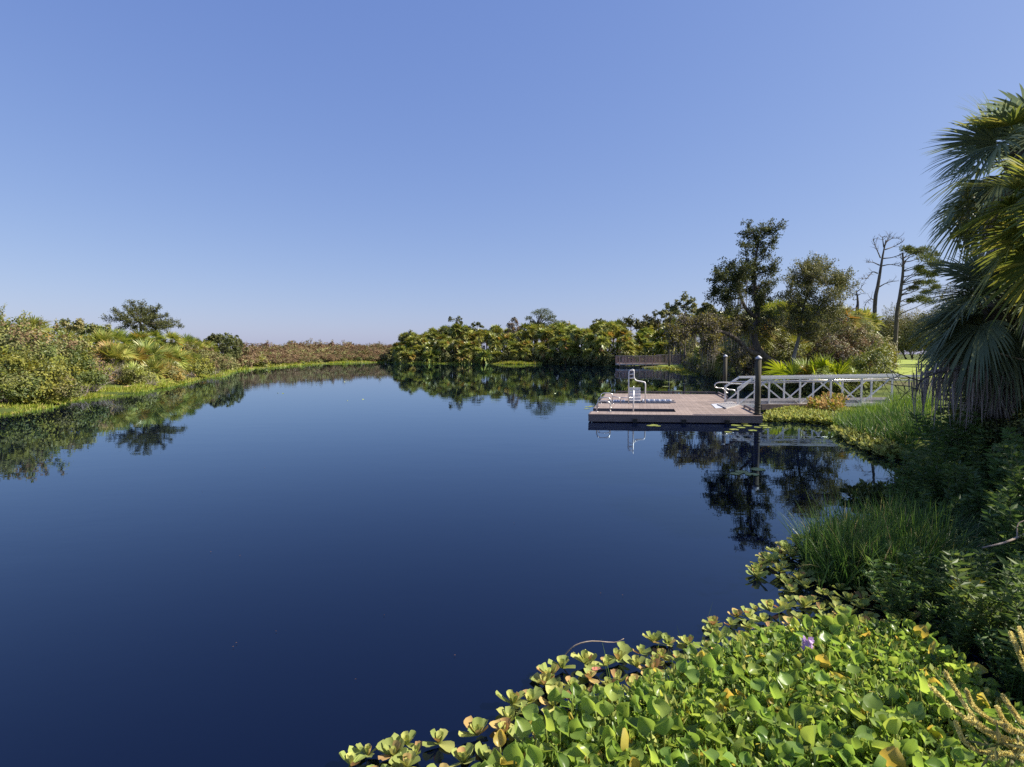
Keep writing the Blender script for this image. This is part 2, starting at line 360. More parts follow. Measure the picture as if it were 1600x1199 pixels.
def shore_d(x, y):
    """metres inland (+) or out on the water (-)"""
    x = np.asarray(x, float); y = np.asarray(y, float); sh = x.shape; x = x.ravel(); y = y.ravel()
    best = np.full(len(x), 1e9); ins = np.zeros(len(x), bool)
    for (ax, ay), (bx, by) in zip(_A, _B):
        dx, dy = bx - ax, by - ay
        t = np.clip(((x - ax) * dx + (y - ay) * dy) / (dx * dx + dy * dy), 0, 1)
        best = np.minimum(best, (x - ax - t * dx) ** 2 + (y - ay - t * dy) ** 2)
        c = (ay > y) != (by > y)
        ins ^= c & (x < (bx - ax) * (y - ay) / (by - ay + 1e-12) + ax)
    d = np.sqrt(best); d[ins] *= -1
    return d.reshape(sh)
def wob(x, y):
    return .5 * np.sin(x * .9 + 1.3 * np.sin(y * .41)) * np.cos(y * .77 + .6 * np.sin(x * .53)) + .3 * np.sin(x * 2.1 + y * 1.7) * np.cos(y * 2.6 - x * .8)
def land(x, y):
    x = np.asarray(x, float); y = np.asarray(y, float)
    d = shore_d(x, y); dist = np.hypot(x, y)
    d = d + wob(x, y) * np.clip(dist / 60, .15, 1.2)
    near = np.exp(-((x - 9) ** 2 + (y - 8) ** 2) / 160)
    h = np.where(d > 0, .06 + .5 * (1 - np.exp(-np.abs(d) / 5)) + near * .55 * (1 - np.exp(-np.abs(d) / 2.5)), -.05 - np.minimum(np.abs(d) * .25, 1.5))
    h = h + np.where(d > .5, .05 * wob(x * 1.7, y * 1.9), 0)
    return h
def gz(x, y): return float(land(np.array([x]), np.array([y]))[0])

nu = 330
uu = np.linspace(-1, 1, nu)
gx = 60 * np.sinh(uu * 4.6) / np.sinh(1.0) * .9
gy = 30 + 60 * np.sinh(uu * 4.6) / np.sinh(1.0) * .9
GX, GY = np.meshgrid(gx, gy)
GZ = land(GX, GY)
mb = MB(); idx = np.arange(nu * nu).reshape(nu, nu)
mb.add(np.stack([GX, GY, GZ], -1), np.stack([idx[:-1, :-1], idx[:-1, 1:], idx[1:, 1:], idx[1:, :-1]], -1).reshape(-1, 4))
m, nt, out = newmat('ground'); L = nt.links.new
tc = N(nt, 'ShaderNodeTexCoord')
n1 = N(nt, 'ShaderNodeTexNoise', Scale=.35, Detail=8); L(tc.outputs['Object'], n1.inputs['Vector'])
n2 = N(nt, 'ShaderNodeTexNoise', Scale=6, Detail=8); L(tc.outputs['Object'], n2.inputs['Vector'])
ca = ramp(nt, n1.outputs['Fac'], [(.3, (.04, .055, .016)), (.5, (.075, .10, .022)), (.7, (.12, .14, .035))])
cb = ramp(nt, n2.outputs['Fac'], [(.3, (.055, .05, .03)), (.7, (.16, .14, .07))])
n3 = N(nt, 'ShaderNodeTexNoise', Scale=.12, Detail=5); L(tc.outputs['Object'], n3.inputs['Vector'])
fr = N(nt, 'ShaderNodeMapRange'); fr.inputs['From Min'].default_value = .52; fr.inputs['From Max'].default_value = .68; L(n3.outputs['Fac'], fr.inputs['Value'])
mx = N(nt, 'ShaderNodeMix', data_type='RGBA'); L(fr.outputs[0], mx.inputs['Factor']); L(ca, mx.inputs[6]); L(cb, mx.inputs[7])
bs = N(nt, 'ShaderNodeBsdfPrincipled', Roughness=.95); bs.inputs['Specular IOR Level'].default_value = .1
L(mx.outputs[2], bs.inputs['Base Color'])
bp = N(nt, 'ShaderNodeBump', Strength=.6, Distance=.1); L(n2.outputs['Fac'], bp.inputs['Height']); L(bp.outputs[0], bs.inputs['Normal'])
L(bs.outputs[0], out.inputs['Surface'])
setting(mb.build('ground', m, smooth=True))

lx, ly = np.meshgrid(np.linspace(27, 160, 60), np.linspace(46, 205, 60)); mb = MB(); idx = np.arange(3600).reshape(60, 60)
mb.add(np.stack([lx, ly, land(lx, ly) + .05], -1), np.stack([idx[:-1, :-1], idx[:-1, 1:], idx[1:, 1:], idx[1:, :-1]], -1).reshape(-1, 4))
setting(mb.build('lawn', noisemat('mown_grass', [(.3, (.15, .20, .025)), (.5, (.22, .27, .035)), (.7, (.30, .33, .06))], .6, .9, .5, detail=8), smooth=True))
mb = MB()
wx = np.linspace(-75, 40, 2); wy = np.linspace(-60, 215, 2)
mb.add([[-140, -60, 0], [60, -60, 0], [60, 240, 0], [-140, 240, 0]], [[0, 1, 2, 3]])
m, nt, out = newmat('tannin_water'); L = nt.links.new
tc = N(nt, 'ShaderNodeTexCoord')
mp = N(nt, 'ShaderNodeMapping'); mp.inputs['Scale'].default_value = (.55, 1.0, 1); L(tc.outputs['Object'], mp.inputs['Vector'])
n1 = N(nt, 'ShaderNodeTexNoise', Scale=1.1, Detail=3); L(mp.outputs[0], n1.inputs['Vector'])
n2 = N(nt, 'ShaderNodeTexNoise', Scale=7, Detail=2); L(mp.outputs[0], n2.inputs['Vector'])
n3 = N(nt, 'ShaderNodeTexNoise', Scale=.06, Detail=3); L(tc.outputs['Object'], n3.inputs['Vector'])
gust = N(nt, 'ShaderNodeMapRange'); gust.inputs['From Min'].default_value = .42; gust.inputs['From Max'].default_value = .66; gust.inputs['To Min'].default_value = .25; L(n3.outputs['Fac'], gust.inputs['Value'])
ad = N(nt, 'ShaderNodeMath', operation='MULTIPLY_ADD'); ad.inputs[1].default_value = .12; L(n2.outputs['Fac'], ad.inputs[0]); L(n1.outputs['Fac'], ad.inputs[2])
ml = N(nt, 'ShaderNodeMath', operation='MULTIPLY'); L(ad.outputs[0], ml.inputs[0]); L(gust.outputs[0], ml.inputs[1])
bp = N(nt, 'ShaderNodeBump', Strength=.10, Distance=.05); L(ml.outputs[0], bp.inputs['Height'])
df = N(nt, 'ShaderNodeBsdfDiffuse'); df.inputs['Color'].default_value = (.0005, .0012, .008, 1)
gl = N(nt, 'ShaderNodeBsdfGlossy', Roughness=.012); gl.inputs['Color'].default_value = (.68, .85, 1.0, 1)
fn = N(nt, 'ShaderNodeFresnel', IOR=1.56); L(bp.outputs[0], gl.inputs['Normal']); L(bp.outputs[0], fn.inputs['Normal'])
ms = N(nt, 'ShaderNodeMixShader'); L(fn.outputs[0], ms.inputs[0]); L(df.outputs[0], ms.inputs[1]); L(gl.outputs[0], ms.inputs[2])
L(ms.outputs[0], out.inputs['Surface'])
setting(mb.build('water', m))

# ------------------------------------------------------------------ plants
def fan(mb, base, az, el, pet, Lb, nseg, spread, blade_el, droop, detail, mat=0, g=None, fold=.25, w=None):
    """one fan frond: a stalk and a fan of pointed segments"""
    g = g or rs
    A = rotm(az, el); tip = base + A @ np.array([pet, 0, 0])
    mid = base + A @ np.array([pet * .5, 0, .06 * pet])
    mb.tube([base, mid, tip], [.022, .016, .012], 3 if detail < 2 else 4, mat, caps=False)
    B = rotm(az, blade_el, g.normal(0, .25 if detail > 1 else .5))
    a = np.linspace(-spread, spread, nseg) + g.normal(0, spread / nseg * .35, nseg)
    ln = Lb * (.62 + .38 * np.cos(a / max(spread, .1) * 1.45)) * g.uniform(.9, 1.08, nseg)
    d = np.stack([np.cos(a), np.sin(a), fold * np.abs(np.sin(a)) + g.normal(0, .05, nseg)], 1); d /= np.linalg.norm(d, axis=1)[:, None]
    sd = np.stack([-np.sin(a), np.cos(a), np.zeros(nseg)], 1)
    wd = (w or Lb * spread * 2 / nseg * (.44 if detail == 1 else .62))
    if detail == 0:
        r = [0, .5, 1]; ws = [.25, 1.0, 0]
    elif detail == 1:
        r = [0, .42, .74, 1]; ws = [.2, 1, .62, 0]
    else:
        r = [0, .25, .5, .72, .88, 1]; ws = [.15, .7, 1, .7, .38, 0]
    V = []
    for rr, q in zip(r, ws):
        c = d * (ln * rr)[:, None]; c[:, 2] -= 0.0
        c = c @ B.T + tip
        c[:, 2] -= droop * ln * rr ** 2.3
        s2 = (sd @ B.T) * wd * .5 * q
        if q == 0: V.append(c)
        else: V += [c - s2, c + s2]
    V = np.stack(V, 1); n = V.shape[1]; k = len(r) - 1; o = np.arange(nseg)[:, None] * n
    base_i = mb.n
    Q = np.concatenate([o + np.array([[2*i, 2*i+1, 2*i+3, 2*i+2]]) for i in range(k - 1)])
    mb.add(V.reshape(-1, 3), Q, mat)
    mb.f.append(o + np.array([[2*k-2, 2*k-1, 2*k]]) + base_i); mb.m.append(np.full(nseg, mat))

def palm(name, H, nfr, nseg, detail, label, cat='palm tree', pet=.9, Lb=1.0, group=None, mats=None, deadn=10, yellow=.0, trunk_r=.17, lean=.04, low=-35, seed=0, top=82):
    g = np.random.default_rng(seed + 100)
    root = thing(name, label, cat, group=group)
    top_p = np.array([g.normal(0, lean) * H, g.normal(0, lean) * H, H])
    pth = smoothpath([[0, 0, -.2], top_p * np.array([.25, .25, .5]), top_p], 5)
    mats = mats or [M['palm'], M['palm_yellow']]
    if H > .6:
        t = MB(); rr = trunk_r * (1 + .12 * g.normal(size=len(pth))); t.tube(pth, rr, 8)
        if detail > 0:            # old leaf boots
            for k in range(int(H * 10)):
                q = g.uniform(.3, 1); c = np.array([np.interp(q * H, pth[:, 2], pth[:, i]) for i in range(3)]); az = k * 2.4
                dd = np.array([math.cos(az), math.sin(az), 1.3]); t.beam(c + dd * [.1, .1, 0], c + dd * [.26, .26, .17], .07, .03)
        t.build('trunk', M['trunk_palm'], root)
    c = MB()
    for i in range(nfr):
        q = (i + .5) / nfr
        el = R(top - (top - low) * q ** .85 + g.normal(0, 7)); az = i * 2.399 + g.normal(0, .25)
        p = pet * g.uniform(.8, 1.15) * (.6 + .4 * min(1, q * 2.5)); lb = Lb * g.uniform(.85, 1.12)
        bel = el - R(8 + 24 * q + g.normal(0, 9))
        mi = 1 if g.uniform() < yellow * (0.25 + 1.5 * q) else 0
        fan(c, top_p + [0, 0, g.uniform(-.25, .1)], az, el, p, lb, nseg, R(g.uniform(88, 125)), bel, (.10 + .26 * q) * g.uniform(.6, 1.3), detail, mi, g, fold=.55)
    c.build('crown', mats, root)
    if deadn:
        d = MB()
        for i in range(deadn):
            az = g.uniform(0, 6.28); el = R(g.uniform(-86, -48))
            fan(d, top_p - [0, 0, g.uniform(.1, .5)], az, el, pet * .8, Lb * .95, max(5, nseg // 2), R(g.uniform(22, 55)), R(-88) + g.normal(0, .12), .15, min(detail, 1), 0, g, w=Lb * .09 if detail < 2 else .05)
        d.build('dead_fronds', M['palm_dead'], root)
    return root

def grow(bark, tips, p, d, L, r, lvl, maxl, nch, spread=.8, wig=.18, up=.05, ratio=.62, g=None, sides=5, nseg=5, taper=.45, start=.3):
    g = g or rs; p = np.array(p, float); d = np.array(d, float); d /= np.linalg.norm(d)
    pts = [p.copy()]; ds = [d.copy()]
    for i in range(nseg):
        d = d + g.normal(0, wig, 3) + np.array([0, 0, up]); d /= np.linalg.norm(d)
        p = p + d * L / nseg; pts.append(p.copy()); ds.append(d.copy())
    pts = np.array(pts)
    bark.tube(pts, np.linspace(r, r * taper, nseg + 1), max(3, sides), caps=(lvl == 0))
    if lvl < maxl:
        n = nch[lvl] if isinstance(nch, (list, tuple)) else nch
        for k in range(n):
            t = start + (1 - start) * (k + g.uniform(0, 1)) / n
            i = min(int(t * nseg), nseg - 1); f = t * nseg - i
            q = pts[i] * (1 - f) + pts[i + 1] * f
            nd = ds[i] * math.cos(spread) + unit(1, g)[0] * math.sin(spread) * g.uniform(.8, 1.3)
            grow(bark, tips, q, nd, L * ratio * g.uniform(.7, 1.25) * (1.1 - .4 * t), r * (1 - (1 - taper) * t) * .6, lvl + 1, maxl, nch, spread, wig * 1.1, up, ratio, g, sides - 1, nseg, taper, .2)
    else:
        for q, dd in zip(pts[1:], ds[1:]): tips.append(np.concatenate([q, dd]))
    return pts

def leaf_cloud(mb, tips, per, sig, L, Wd, g=None, up=.35, nm=1, skip=0.0):
    g = g or rs; T = np.array(tips)
    if skip: T = T[g.uniform(size=len(T)) > skip]
    mt = np.repeat(g.integers(0, nm, len(T)), per)
    T = np.repeat(T, per, 0); n = len(T)
    p = T[:, :3] + g.normal(0, sig, (n, 3)); d = T[:, 3:] * .6 + unit(n, g) + [0, 0, up]
    mb.leaves(p, d, L * g.uniform(.6, 1.3, n), Wd * g.uniform(.6, 1.3, n), mt, g=g)

def lump_points(c, rad, n, g, zmin=-.35, rough=.3, inner=.25):
    """clump centres spread through the outer volume of an uneven crown"""
    d = unit(n * 3, g); d = d[d[:, 2] > zmin][:n]
    ph = g.uniform(0, 6.28, 6)
    lum = 1 + rough * (np.sin(3 * d[:, 0] + ph[0]) * np.cos(2.6 * d[:, 1] + ph[1]) + .7 * np.sin(5 * d[:, 2] + ph[2]) * np.cos(4.5 * d[:, 0] + ph[3]))
    q = g.uniform(inner, 1, len(d)) ** .45
    return np.asarray(c) + d * np.asarray(rad) * (lum * q)[:, None], d

def bush(name, rad, nclump, per, clump_r, L, Wd, mats, label, cat='bush', seed=0, stems=5, stem_mat=None, up=.3, rough=.3, z0=.8, group=None, spikes=0, zmin=-.5, inner=.3):
    g = np.random.default_rng(seed + 500); root = thing(name, label, cat, group=group)
    c = np.array([0, 0, rad[2] * z0])
    pts, nd = lump_points(c, rad, nclump, g, zmin, rough, inner)
    pts[:, 2] = np.maximum(pts[:, 2], .05)
    mi = np.repeat(g.integers(0, len(mats), len(pts)), per)
    pp = np.repeat(pts, per, 0); dd = np.repeat(nd, per, 0); n = len(pp)
    f = MB()
    cr = np.repeat(g.uniform(.55, 1.5, len(pts)) * clump_r * 1.1, per)[:, None]
    u = unit(n, g) * g.uniform(.2, 1, (n, 1)) ** .5 * [1, 1, .75]
    f.leaves(pp + u * cr, unit(n, g) + [0, 0, up * .6], L * g.uniform(.6, 1.3, n), Wd * g.uniform(.7, 1.4, n), mi, g=g, nrm=u * .9 + dd * .5 + unit(n, g) * .5 + [0, 0, up])
    if spikes:                    # shoots that stand out of the outline
        top = pts[np.argsort(-pts[:, 2] - .3 * np.linalg.norm(pts[:, :2], axis=1))[:spikes]]
        tip = []
        for q in top:
            d = np.array([g.normal(0, .35), g.normal(0, .35), 1.0]); ll = rad[2] * g.uniform(.15, .38)
            for k in range(6): tip.append(np.concatenate([q + d * ll * k / 5, d]))
        leaf_cloud(f, tip, max(2, per // 8), L * .35, L * .8, Wd * .8, g, nm=len(mats))
    f.build('foliage', mats, root)
    if stems:
        s = MB()
        for k in range(stems):
            a = g.uniform(0, 6.28); d = np.array([math.cos(a) * .6, math.sin(a) * .6, 1])
            grow(s, [], [g.normal(0, .1) * rad[0], g.normal(0, .1) * rad[1], -.1], d * np.array([rad[0] / rad[2], rad[1] / rad[2], 1]), rad[2] * g.uniform(1.0, 1.6), .03 + .022 * rad[2], 0, 2, 3, .7, .15, .08, .55, g, 5)
        s.build('stems', stem_mat or M['bark'], root)
    return root

def bare_bush(name, rad, n, label, seed=0, mat=None, cat='bare bush', group=None, thin=.012):
    g = np.random.default_rng(seed + 900); root = thing(name, label, cat, group=group)
    s = MB()
    for k in range(n):
        a = g.uniform(0, 6.28); t = g.uniform(.3, 1.2); d = np.array([math.cos(a) * t * rad[0], math.sin(a) * t * rad[1], rad[2]])
        grow(s, [], [g.normal(0, .15) * rad[0], g.normal(0, .15) * rad[1], -.05], d, rad[2] * g.uniform(.8, 1.25), thin * 1.6, 0, 2, 4, .6, .2, .02, .6, g, 4, 4, .4)
    s.build('branches', mat or M['twig'], root)
    return root

def limb(bark, pts, r0, r1, n=6, sub=3):
    p = smoothpath(pts, sub); bark.tube(p, np.linspace(r0, r1, len(p)), n); return p

# ------------------------------------------------------------------ floating dock
ZD = .30
dFL = W(920, 660); dFR = W(1191, 663)
bl = W(942, 616, ZD); br = W(1124, 616, ZD)
dV = ((bl - W(920, 649, ZD)) + (br - W(1187, 651, ZD))) / 2; dV[2] = 0
dU = dFR - dFL; dU[2] = 0
LU = np.linalg.norm(dU); LV = np.linalg.norm(dV); eu = dU / LU; ev = dV / LV
def dk(u, v, z=0.0):
    return dFL + eu * u + ev * v + np.array([0, 0, z])
def dk_inv(p):
    A = np.array([[eu[0], ev[0]], [eu[1], ev[1]]]); return np.linalg.solve(A, (np.asarray(p) - dFL)[:2])
DM = np.stack([eu, ev, [0, 0, 1]], 1)         # dock axes
dock = thing('floating_dock', 'brown plank floating dock with two launch slots open to the lake', 'dock', tuple(dk(0, 0)))
o_ = dk(0, 0)
def D(u, v, z): return dk(u, v, z) - o_
s1a = dk_inv(W(1062, 644, ZD)); s1b = dk_inv(W(1056, 639.2, ZD)); s2a = dk_inv(W(1049, 631, ZD)); s2b = dk_inv(W(1046, 628, ZD))
US = s1a[0]; VA, VB, VC, VD = s1a[1], s1b[1], s2a[1], s2b[1] + .55
US2 = s2a[0]
print('dock', LU, LV, US, US2, VA, VB, VC, VD)
mb = MB()
pw, gap = .1455, .0045
u = .03
def plank(u0, u1, v0, v1):
    # boards about 3.6 m long, butted with small joints
    a = v0
    while a < v1 - .01:
        b = min(v1, a + 3.66); mb.prism([D(u0, a, 0)[:2], D(u1, a, 0)[:2], D(u1, b - .004, 0)[:2], D(u0, b - .004, 0)[:2]], ZD - .03, ZD); a = b
while u < LU - .05:
    a, b = u, min(u + pw, LU - .03)
    segs = [(.03, LV - .03)]
    def cut(segs, c, d):
        o = []
        for s, e in segs:
            if e <= c or s >= d: o.append((s, e)); continue
            if s < c: o.append((s, c))
            if e > d: o.append((d, e))
        return o
    if b < US: segs = cut(segs, VA, VB)
    if b < US2: segs = cut(segs, VC, VD)
    for s, e in segs: plank(a, b, s, e)
    u += pw + gap
mb.build('deck', M['deck'], dock)
mb = MB()
def skirt(u0, v0, u1, v1, z0=.035, z1=ZD - .004, t=.04):
    a = D(u0, v0, 0); b = D(u1, v1, 0)
    mb.beam(a + [0, 0, (z0 + z1) / 2], b + [0, 0, (z0 + z1) / 2], t, z1 - z0)
    mb.beam(a + [0, 0, z1 - .035], b + [0, 0, z1 - .035], t + .014, .05)
skirt(0, 0, LU, 0); skirt(LU, .03, LU, LV); skirt(0, LV, LU - .03, LV)
skirt(0, .03, 0, VA); skirt(0, VB, 0, VC); skirt(0, VD, 0, LV - .03)
skirt(.03, VA, US, VA); skirt(.03, VB, US, VB); skirt(US, VA + .03, US, VB - .03)
skirt(.03, VC, US2, VC); skirt(.03, VD, US2, VD); skirt(US2, VC + .03, US2, VD - .03)
mb.build('skirt', M['fascia'], dock)
for (u0, u1, v0, v1) in ((.15, LU - .15, .12, VA - .1), (.15, US, VB + .1, VC - .1), (.15, LU - .15, VD + .12, LV - .12), (US + .1, LU - .15, VA, VD)):
    mb = MB(); mb.prism([D(u0, v0, 0)[:2], D(u1, v0, 0)[:2], D(u1, v1, 0)[:2], D(u0, v1, 0)[:2]], -.35, .20); mb.build('float', M['black'], dock)
for px in (992, 1068, 1134):
    u = dk_inv(W(px, 661))[0]; mb = MB(); mb.box(D(u, -.045, .075), (.16, .10, .13), DM); mb.build('float_bracket', M['black'], dock)
# toe rails along the shore side and the back
gw_v0, gw_v1 = [dk_inv(W(px, py, ZD))[1] for px, py in ((1156, 637), (1138, 624))]
for (u0, v0, u1, v1) in ((LU - .08, .75, LU - .08, gw_v0 - .1), (LU - .08, gw_v1 + .1, LU - .08, LV - .15), (LU * .1, LV - .08, LU - .2, LV - .08)):
    mb = MB(); mb.beam(D(u0, v0, ZD + .10), D(u1, v1, ZD + .10), .07, .07)
    n = max(2, int(math.hypot(u1 - u0, v1 - v0) / 1.2))
    for k in range(n + 1):
        t = k / n; mb.box(D(u0 + (u1 - u0) * t, v0 + (v1 - v0) * t, ZD + .033), (.07, .09, .065), DM)
    mb.build('toe_rail', M['fascia'], dock)
# inverted-U hand loops at the mouth of the slots
def loop(u0, u1, v, h, r=.022, extra=None):
    mb = MB(); c = .13
    pts = [D(u0, v, ZD), D(u0, v, ZD + h - c), D(u0 + .04, v, ZD + h - .04), D(u0 + c, v, ZD + h), D(u1 - c, v, ZD + h), D(u1 - .04, v, ZD + h - .04), D(u1, v, ZD + h - c), D(u1, v, ZD)]
    mb.tube(pts, r, 8)
    for uu in (u0, u1): mb.tube([D(uu, v, ZD - .001), D(uu, v, ZD + .012)], .06, 10)
    if extra:
        for e in extra: mb.tube([D(*q) for q in e], r * .8, 6)
    mb.build('hand_loop', M['steel'], dock)
la = dk_inv(W(932, 644, ZD)); lb = dk_inv(W(953, 644.5, ZD)); loop(la[0], lb[0], VA - .12, .40)
la = dk_inv(W(935, 636.5, ZD)); lb = dk_inv(W(954.5, 637, ZD)); loop(la[0], lb[0], VB + .18, .42)
la = dk_inv(W(938.5, 630.5, ZD)); lb = dk_inv(W(957, 631, ZD)); h3 = .46
loop(la[0], lb[0], VC - .15, h3)
lc = dk_inv(W(969.5, 632, ZD)); u3 = lc[0]
mb = MB(); mb.tube([D(lb[0], VC - .15, ZD + h3 - .15), D(u3 - .1, VC - .15, ZD + h3 - .19), D(u3, VC - .15, ZD + h3 - .26), D(u3, VC - .15, ZD)], .022, 6)
mb.tube([D(u3, VC - .15, ZD + h3 - .2), D(u3 + .55, VC - .15, ZD + h3 - .2)], .022, 6)
mb.build('side_rail', M['steel'], dock)
pq = dk_inv(W(989.5, 645, ZD)); mb = MB()
mb.tube([D(pq[0], VA - .15, ZD), D(pq[0], VA - .15, ZD + .82)], .025, 8); mb.tube([D(pq[0], VA - .15, ZD + .82), D(pq[0], VA - .15, ZD + .98)], .016, 8)
mb.build('mooring_post', M['alu'], dock)
# landing plate under the gangway flap
lp = [W(x, y, ZD) - o_ for x, y in ((1111, 632.0), (1123, 631.2), (1133, 637.6), (1118, 638.6))]
mb = MB(); mb.prism([q[:2] for q in lp], ZD + .004, ZD + .018); mb.build('landing_plate', M['white'], dock)

# ------------------------------------------------------------------ kayak launch standing in the rear slot
kl = thing('kayak_launch', 'white kayak launch with slatted transfer bench and tall bent grab frame', 'kayak launch', tuple(dk(0, 0)))
ba = dk_inv(W(981, 631, ZD)); bb = dk_inv(W(1001, 631, ZD))
u0, u1 = ba[0], bb[0]; vb = VC + .25
mb = MB()
for k in range(5):      # stepped slats rising away from the slot edge
    z = ZD + .10 + k * .135; v = vb + k * .14
    mb.prism([D(u0, v, 0)[:2], D(u1, v, 0)[:2], D(u1, v + .17, 0)[:2], D(u0, v + .17, 0)[:2]], z - .03, z)
    mb.prism([D(u0 + .01, v + .03, 0)[:2], D(u1 - .01, v + .03, 0)[:2], D(u1 - .01, v + .05, 0)[:2], D(u0 + .01, v + .05, 0)[:2]], z - .115, z - .032)
mb.build('transfer_bench', M['white'], kl)
mb = MB()
for uu in (u0 + .03, u1 - .03):
    mb.beam(D(uu, vb, ZD - .12), D(uu, vb + .72, ZD + .50), .04, .05); mb.beam(D(uu, vb + .70, ZD - .15), D(uu, vb + .70, ZD + .52), .04, .04)
mb.build('bench_frame', M['alu'], kl)
# cradle: side beams and rollers, along the slot to the right of the bench
ca = dk_inv(W(1046, 622, ZD))[0]
mb = MB()
for v in (vb + .05, vb + .95):
    mb.beam(D(.35, v, ZD - .02), D(US2 + .2, v, ZD + .03), .05, .07)
mb.build('cradle_beam', M['alu_deck'], kl)
for k in range(16):
    uu = u1 + .12 + k * (US2 + .1 - u1 - .2) / 15
    mb = MB(); mb.tube([D(uu, vb + .1, ZD + .06), D(uu, vb + .5, ZD + .01), D(uu, vb + .9, ZD + .06)], [.05, .038, .05], 8)
    mb.build('roller', M['blue'] if k % 3 else M['white'], kl)
for k in range(6):
    uu = .5 + k * (u0 - .6) / 6
    mb = MB(); mb.tube([D(uu, vb + .1, ZD + .02), D(uu, vb + .5, ZD - .03), D(uu, vb + .9, ZD + .02)], [.06, .045, .06], 8)
    mb.build('roller', M['blue'], kl)
# grab frame: two rung posts, then the tube steps down to the right
Yk = dk(u0, VC)[1]
p0 = dk_inv(W(981.5, 633, ZD)); vF = VC - .22
def F(px, py):           # point of the frame's own plane along the slot edge
    t = (px - 981.5) / (1008.5 - 981.5); uA = dk_inv(W(981.5, 634, ZD))[0]; uB = dk_inv(W(1008.5, 634, ZD))[0]
    q = dk(uA + (uB - uA) * t, vF); return np.array([q[0], q[1], ZP(py, q[1])]) - o_
mb = MB()
mb.tube([F(981.5, 634), F(981.5, 600), F(981.5, 584), F(982, 580.5), F(983.6, 579), F(986.5, 578.6), F(989.3, 578.8), F(989.7, 580.5), F(989.8, 588), F(990.2, 591), F(992.5, 594.2), F(995, 595.2), F(1005.5, 597), F(1007.6, 598), F(1008.4, 600.5), F(1008.6, 632)], .027, 8)
mb.build('grab_frame', M['alu'], kl)
for y0, y1 in ((585.4, 584.6), (591.5, 590.6)):
    mb = MB(); mb.tube([F(981.5, y0), F(989.6, y1)], .023, 8); mb.build('rung', M['alu'], kl)

# ------------------------------------------------------------------ piles
def pile(px, pyb, pyt, label, Ym):
    X = XW(px, Ym); zt = ZP(pyt + 3, Ym)
    r = thing('mooring_pile', label, 'pile', (X, Ym, 0), group='dock mooring piles')
    mb = MB(); p = np.array([[0, 0, -1.5], [.005, 0, 0], [0, .004, zt * .5], [.003, 0, zt]]); mb.tube(p, [.105, .103, .100, .096], 20); mb.build('post', M['pile'], r, smooth=True)
    mb = MB(); mb.tube([[.003, 0, zt - .03], [.003, 0, zt + .02], [.003, 0, zt + .07], [.003, 0, zt + .10]], [.108, .108, .05, .01], 20); mb.build('cap', M['white'], r)
    mb = MB()
    a = np.arange(17) / 16 * 6.2832; mb.tube(np.stack([.135 * np.cos(a), .135 * np.sin(a), np.full(17, ZD + .04)], 1), .02, 6, caps=False)
    for zz in (.18, .30, .42): mb.tube(np.stack([.109 * np.cos(a), .109 * np.sin(a), np.full(17, ZD + zz)], 1), .012, 5, caps=False)
    mb.build('hoop', M['black'], r)
pile(1185.5, 650, 557, 'dark round pile with white cone cap in front of the gangway', dk(LU, .35)[1] - .05)
pile(1133.5, 617, 554, 'dark round pile with white cone cap behind the far dock corner', dk(LU, LV)[1] - .2)

# ------------------------------------------------------------------ aluminium gangway
YN = 24.6
ga = np.array([XW(1154.5, YN), YN, 0]); gb = np.array([XW(1440, YN + .3), YN + .3, 0])
eg = (gb - ga) / np.linalg.norm(gb - ga); en = np.array([-eg[1], eg[0], 0]); GL = np.linalg.norm(gb - ga); GW = 1.35
gang = thing('gangway', 'silver aluminium truss gangway from the dock to the bank', 'gangway', tuple(ga))
zb0 = ZP(634.5, YN); zt0 = ZP(592, YN); zb1 = ZP(633, YN) + .02; zt1 = ZP(588, YN)
def G(s, n, z): return eg * s + en * n + np.array([0, 0, z])
def zb(s): return zb0 + (zb1 - zb0) * s / GL
def zt(s): return zt0 + (zt1 - zt0) * s / GL
pan = (XW(1204, YN) - ga[0])
npan = int(GL / pan)
for n in (0, GW):
    mb = MB()
    mb.beam(G(0, n, zb(0)), G(GL, n, zb(GL)), .07, .15); mb.build('bottom_chord', M['alu'], gang)
    mb = MB(); mb.beam(G(.62, n, zt(.62)), G(GL, n, zt(GL)), .085, .10)
    mb.beam(G(0, n, zt(0) - .42), G(.64, n, zt(.6)), .07, .08); mb.build('top_chord', M['alu'], gang)
    mb = MB(); s_in = .075 if n == 0 else -.075
    mb.tube(smoothpath([G(.3, n + s_in, zt(0) - .24), G(-.1, n + s_in, zt(0) - .22), G(-.40, n + s_in, zt(0) - .24), G(-.52, n + s_in, zt(0) - .34), G(-.44, n + s_in, zt(0) - .46), G(-.15, n + s_in, zt(0) - .50), G(.0, n + s_in, zt(0) - .66), G(.08, n + s_in, zt(0) - .70)], 4), .026, 8)
    mb.tube([G(.2, n + s_in, zt(0) - .20), G(GL, n + s_in, zt(GL) - .18)], .026, 8); mb.build('handrail', M['steel'], gang)
    for k in range(npan + 1):
        s = k * pan; mb = MB(); top = zt(s) - .05 if k else zt(0) - .40
        mb.beam(G(s, n, zb(s)), G(s, n, top), .062, .058, up=eg); mb.build('post', M['alu'], gang)
        if k < npan:
            mb = MB(); a, b = (s + .05, s + pan - .05)
            if k % 2 == 0: mb.beam(G(a, n, zb(a) + .08), G(b, n, zt(b) - .06), .04, .055)
            else: mb.beam(G(a, n, zt(a) - .06), G(b, n, zb(b) + .08), .04, .055)
            mb.build('brace', M['alu'], gang)
mb = MB()
k = 0.0
while k < GL - .1:
    mb.prism([G(k, .06, 0)[:2], G(k + .19, .06, 0)[:2], G(k + .19, GW - .06, 0)[:2], G(k, GW - .06, 0)[:2]], zb(k) + .02, zb(k) + .055); k += .2
mb.build('walkway', M['alu_deck'], gang)
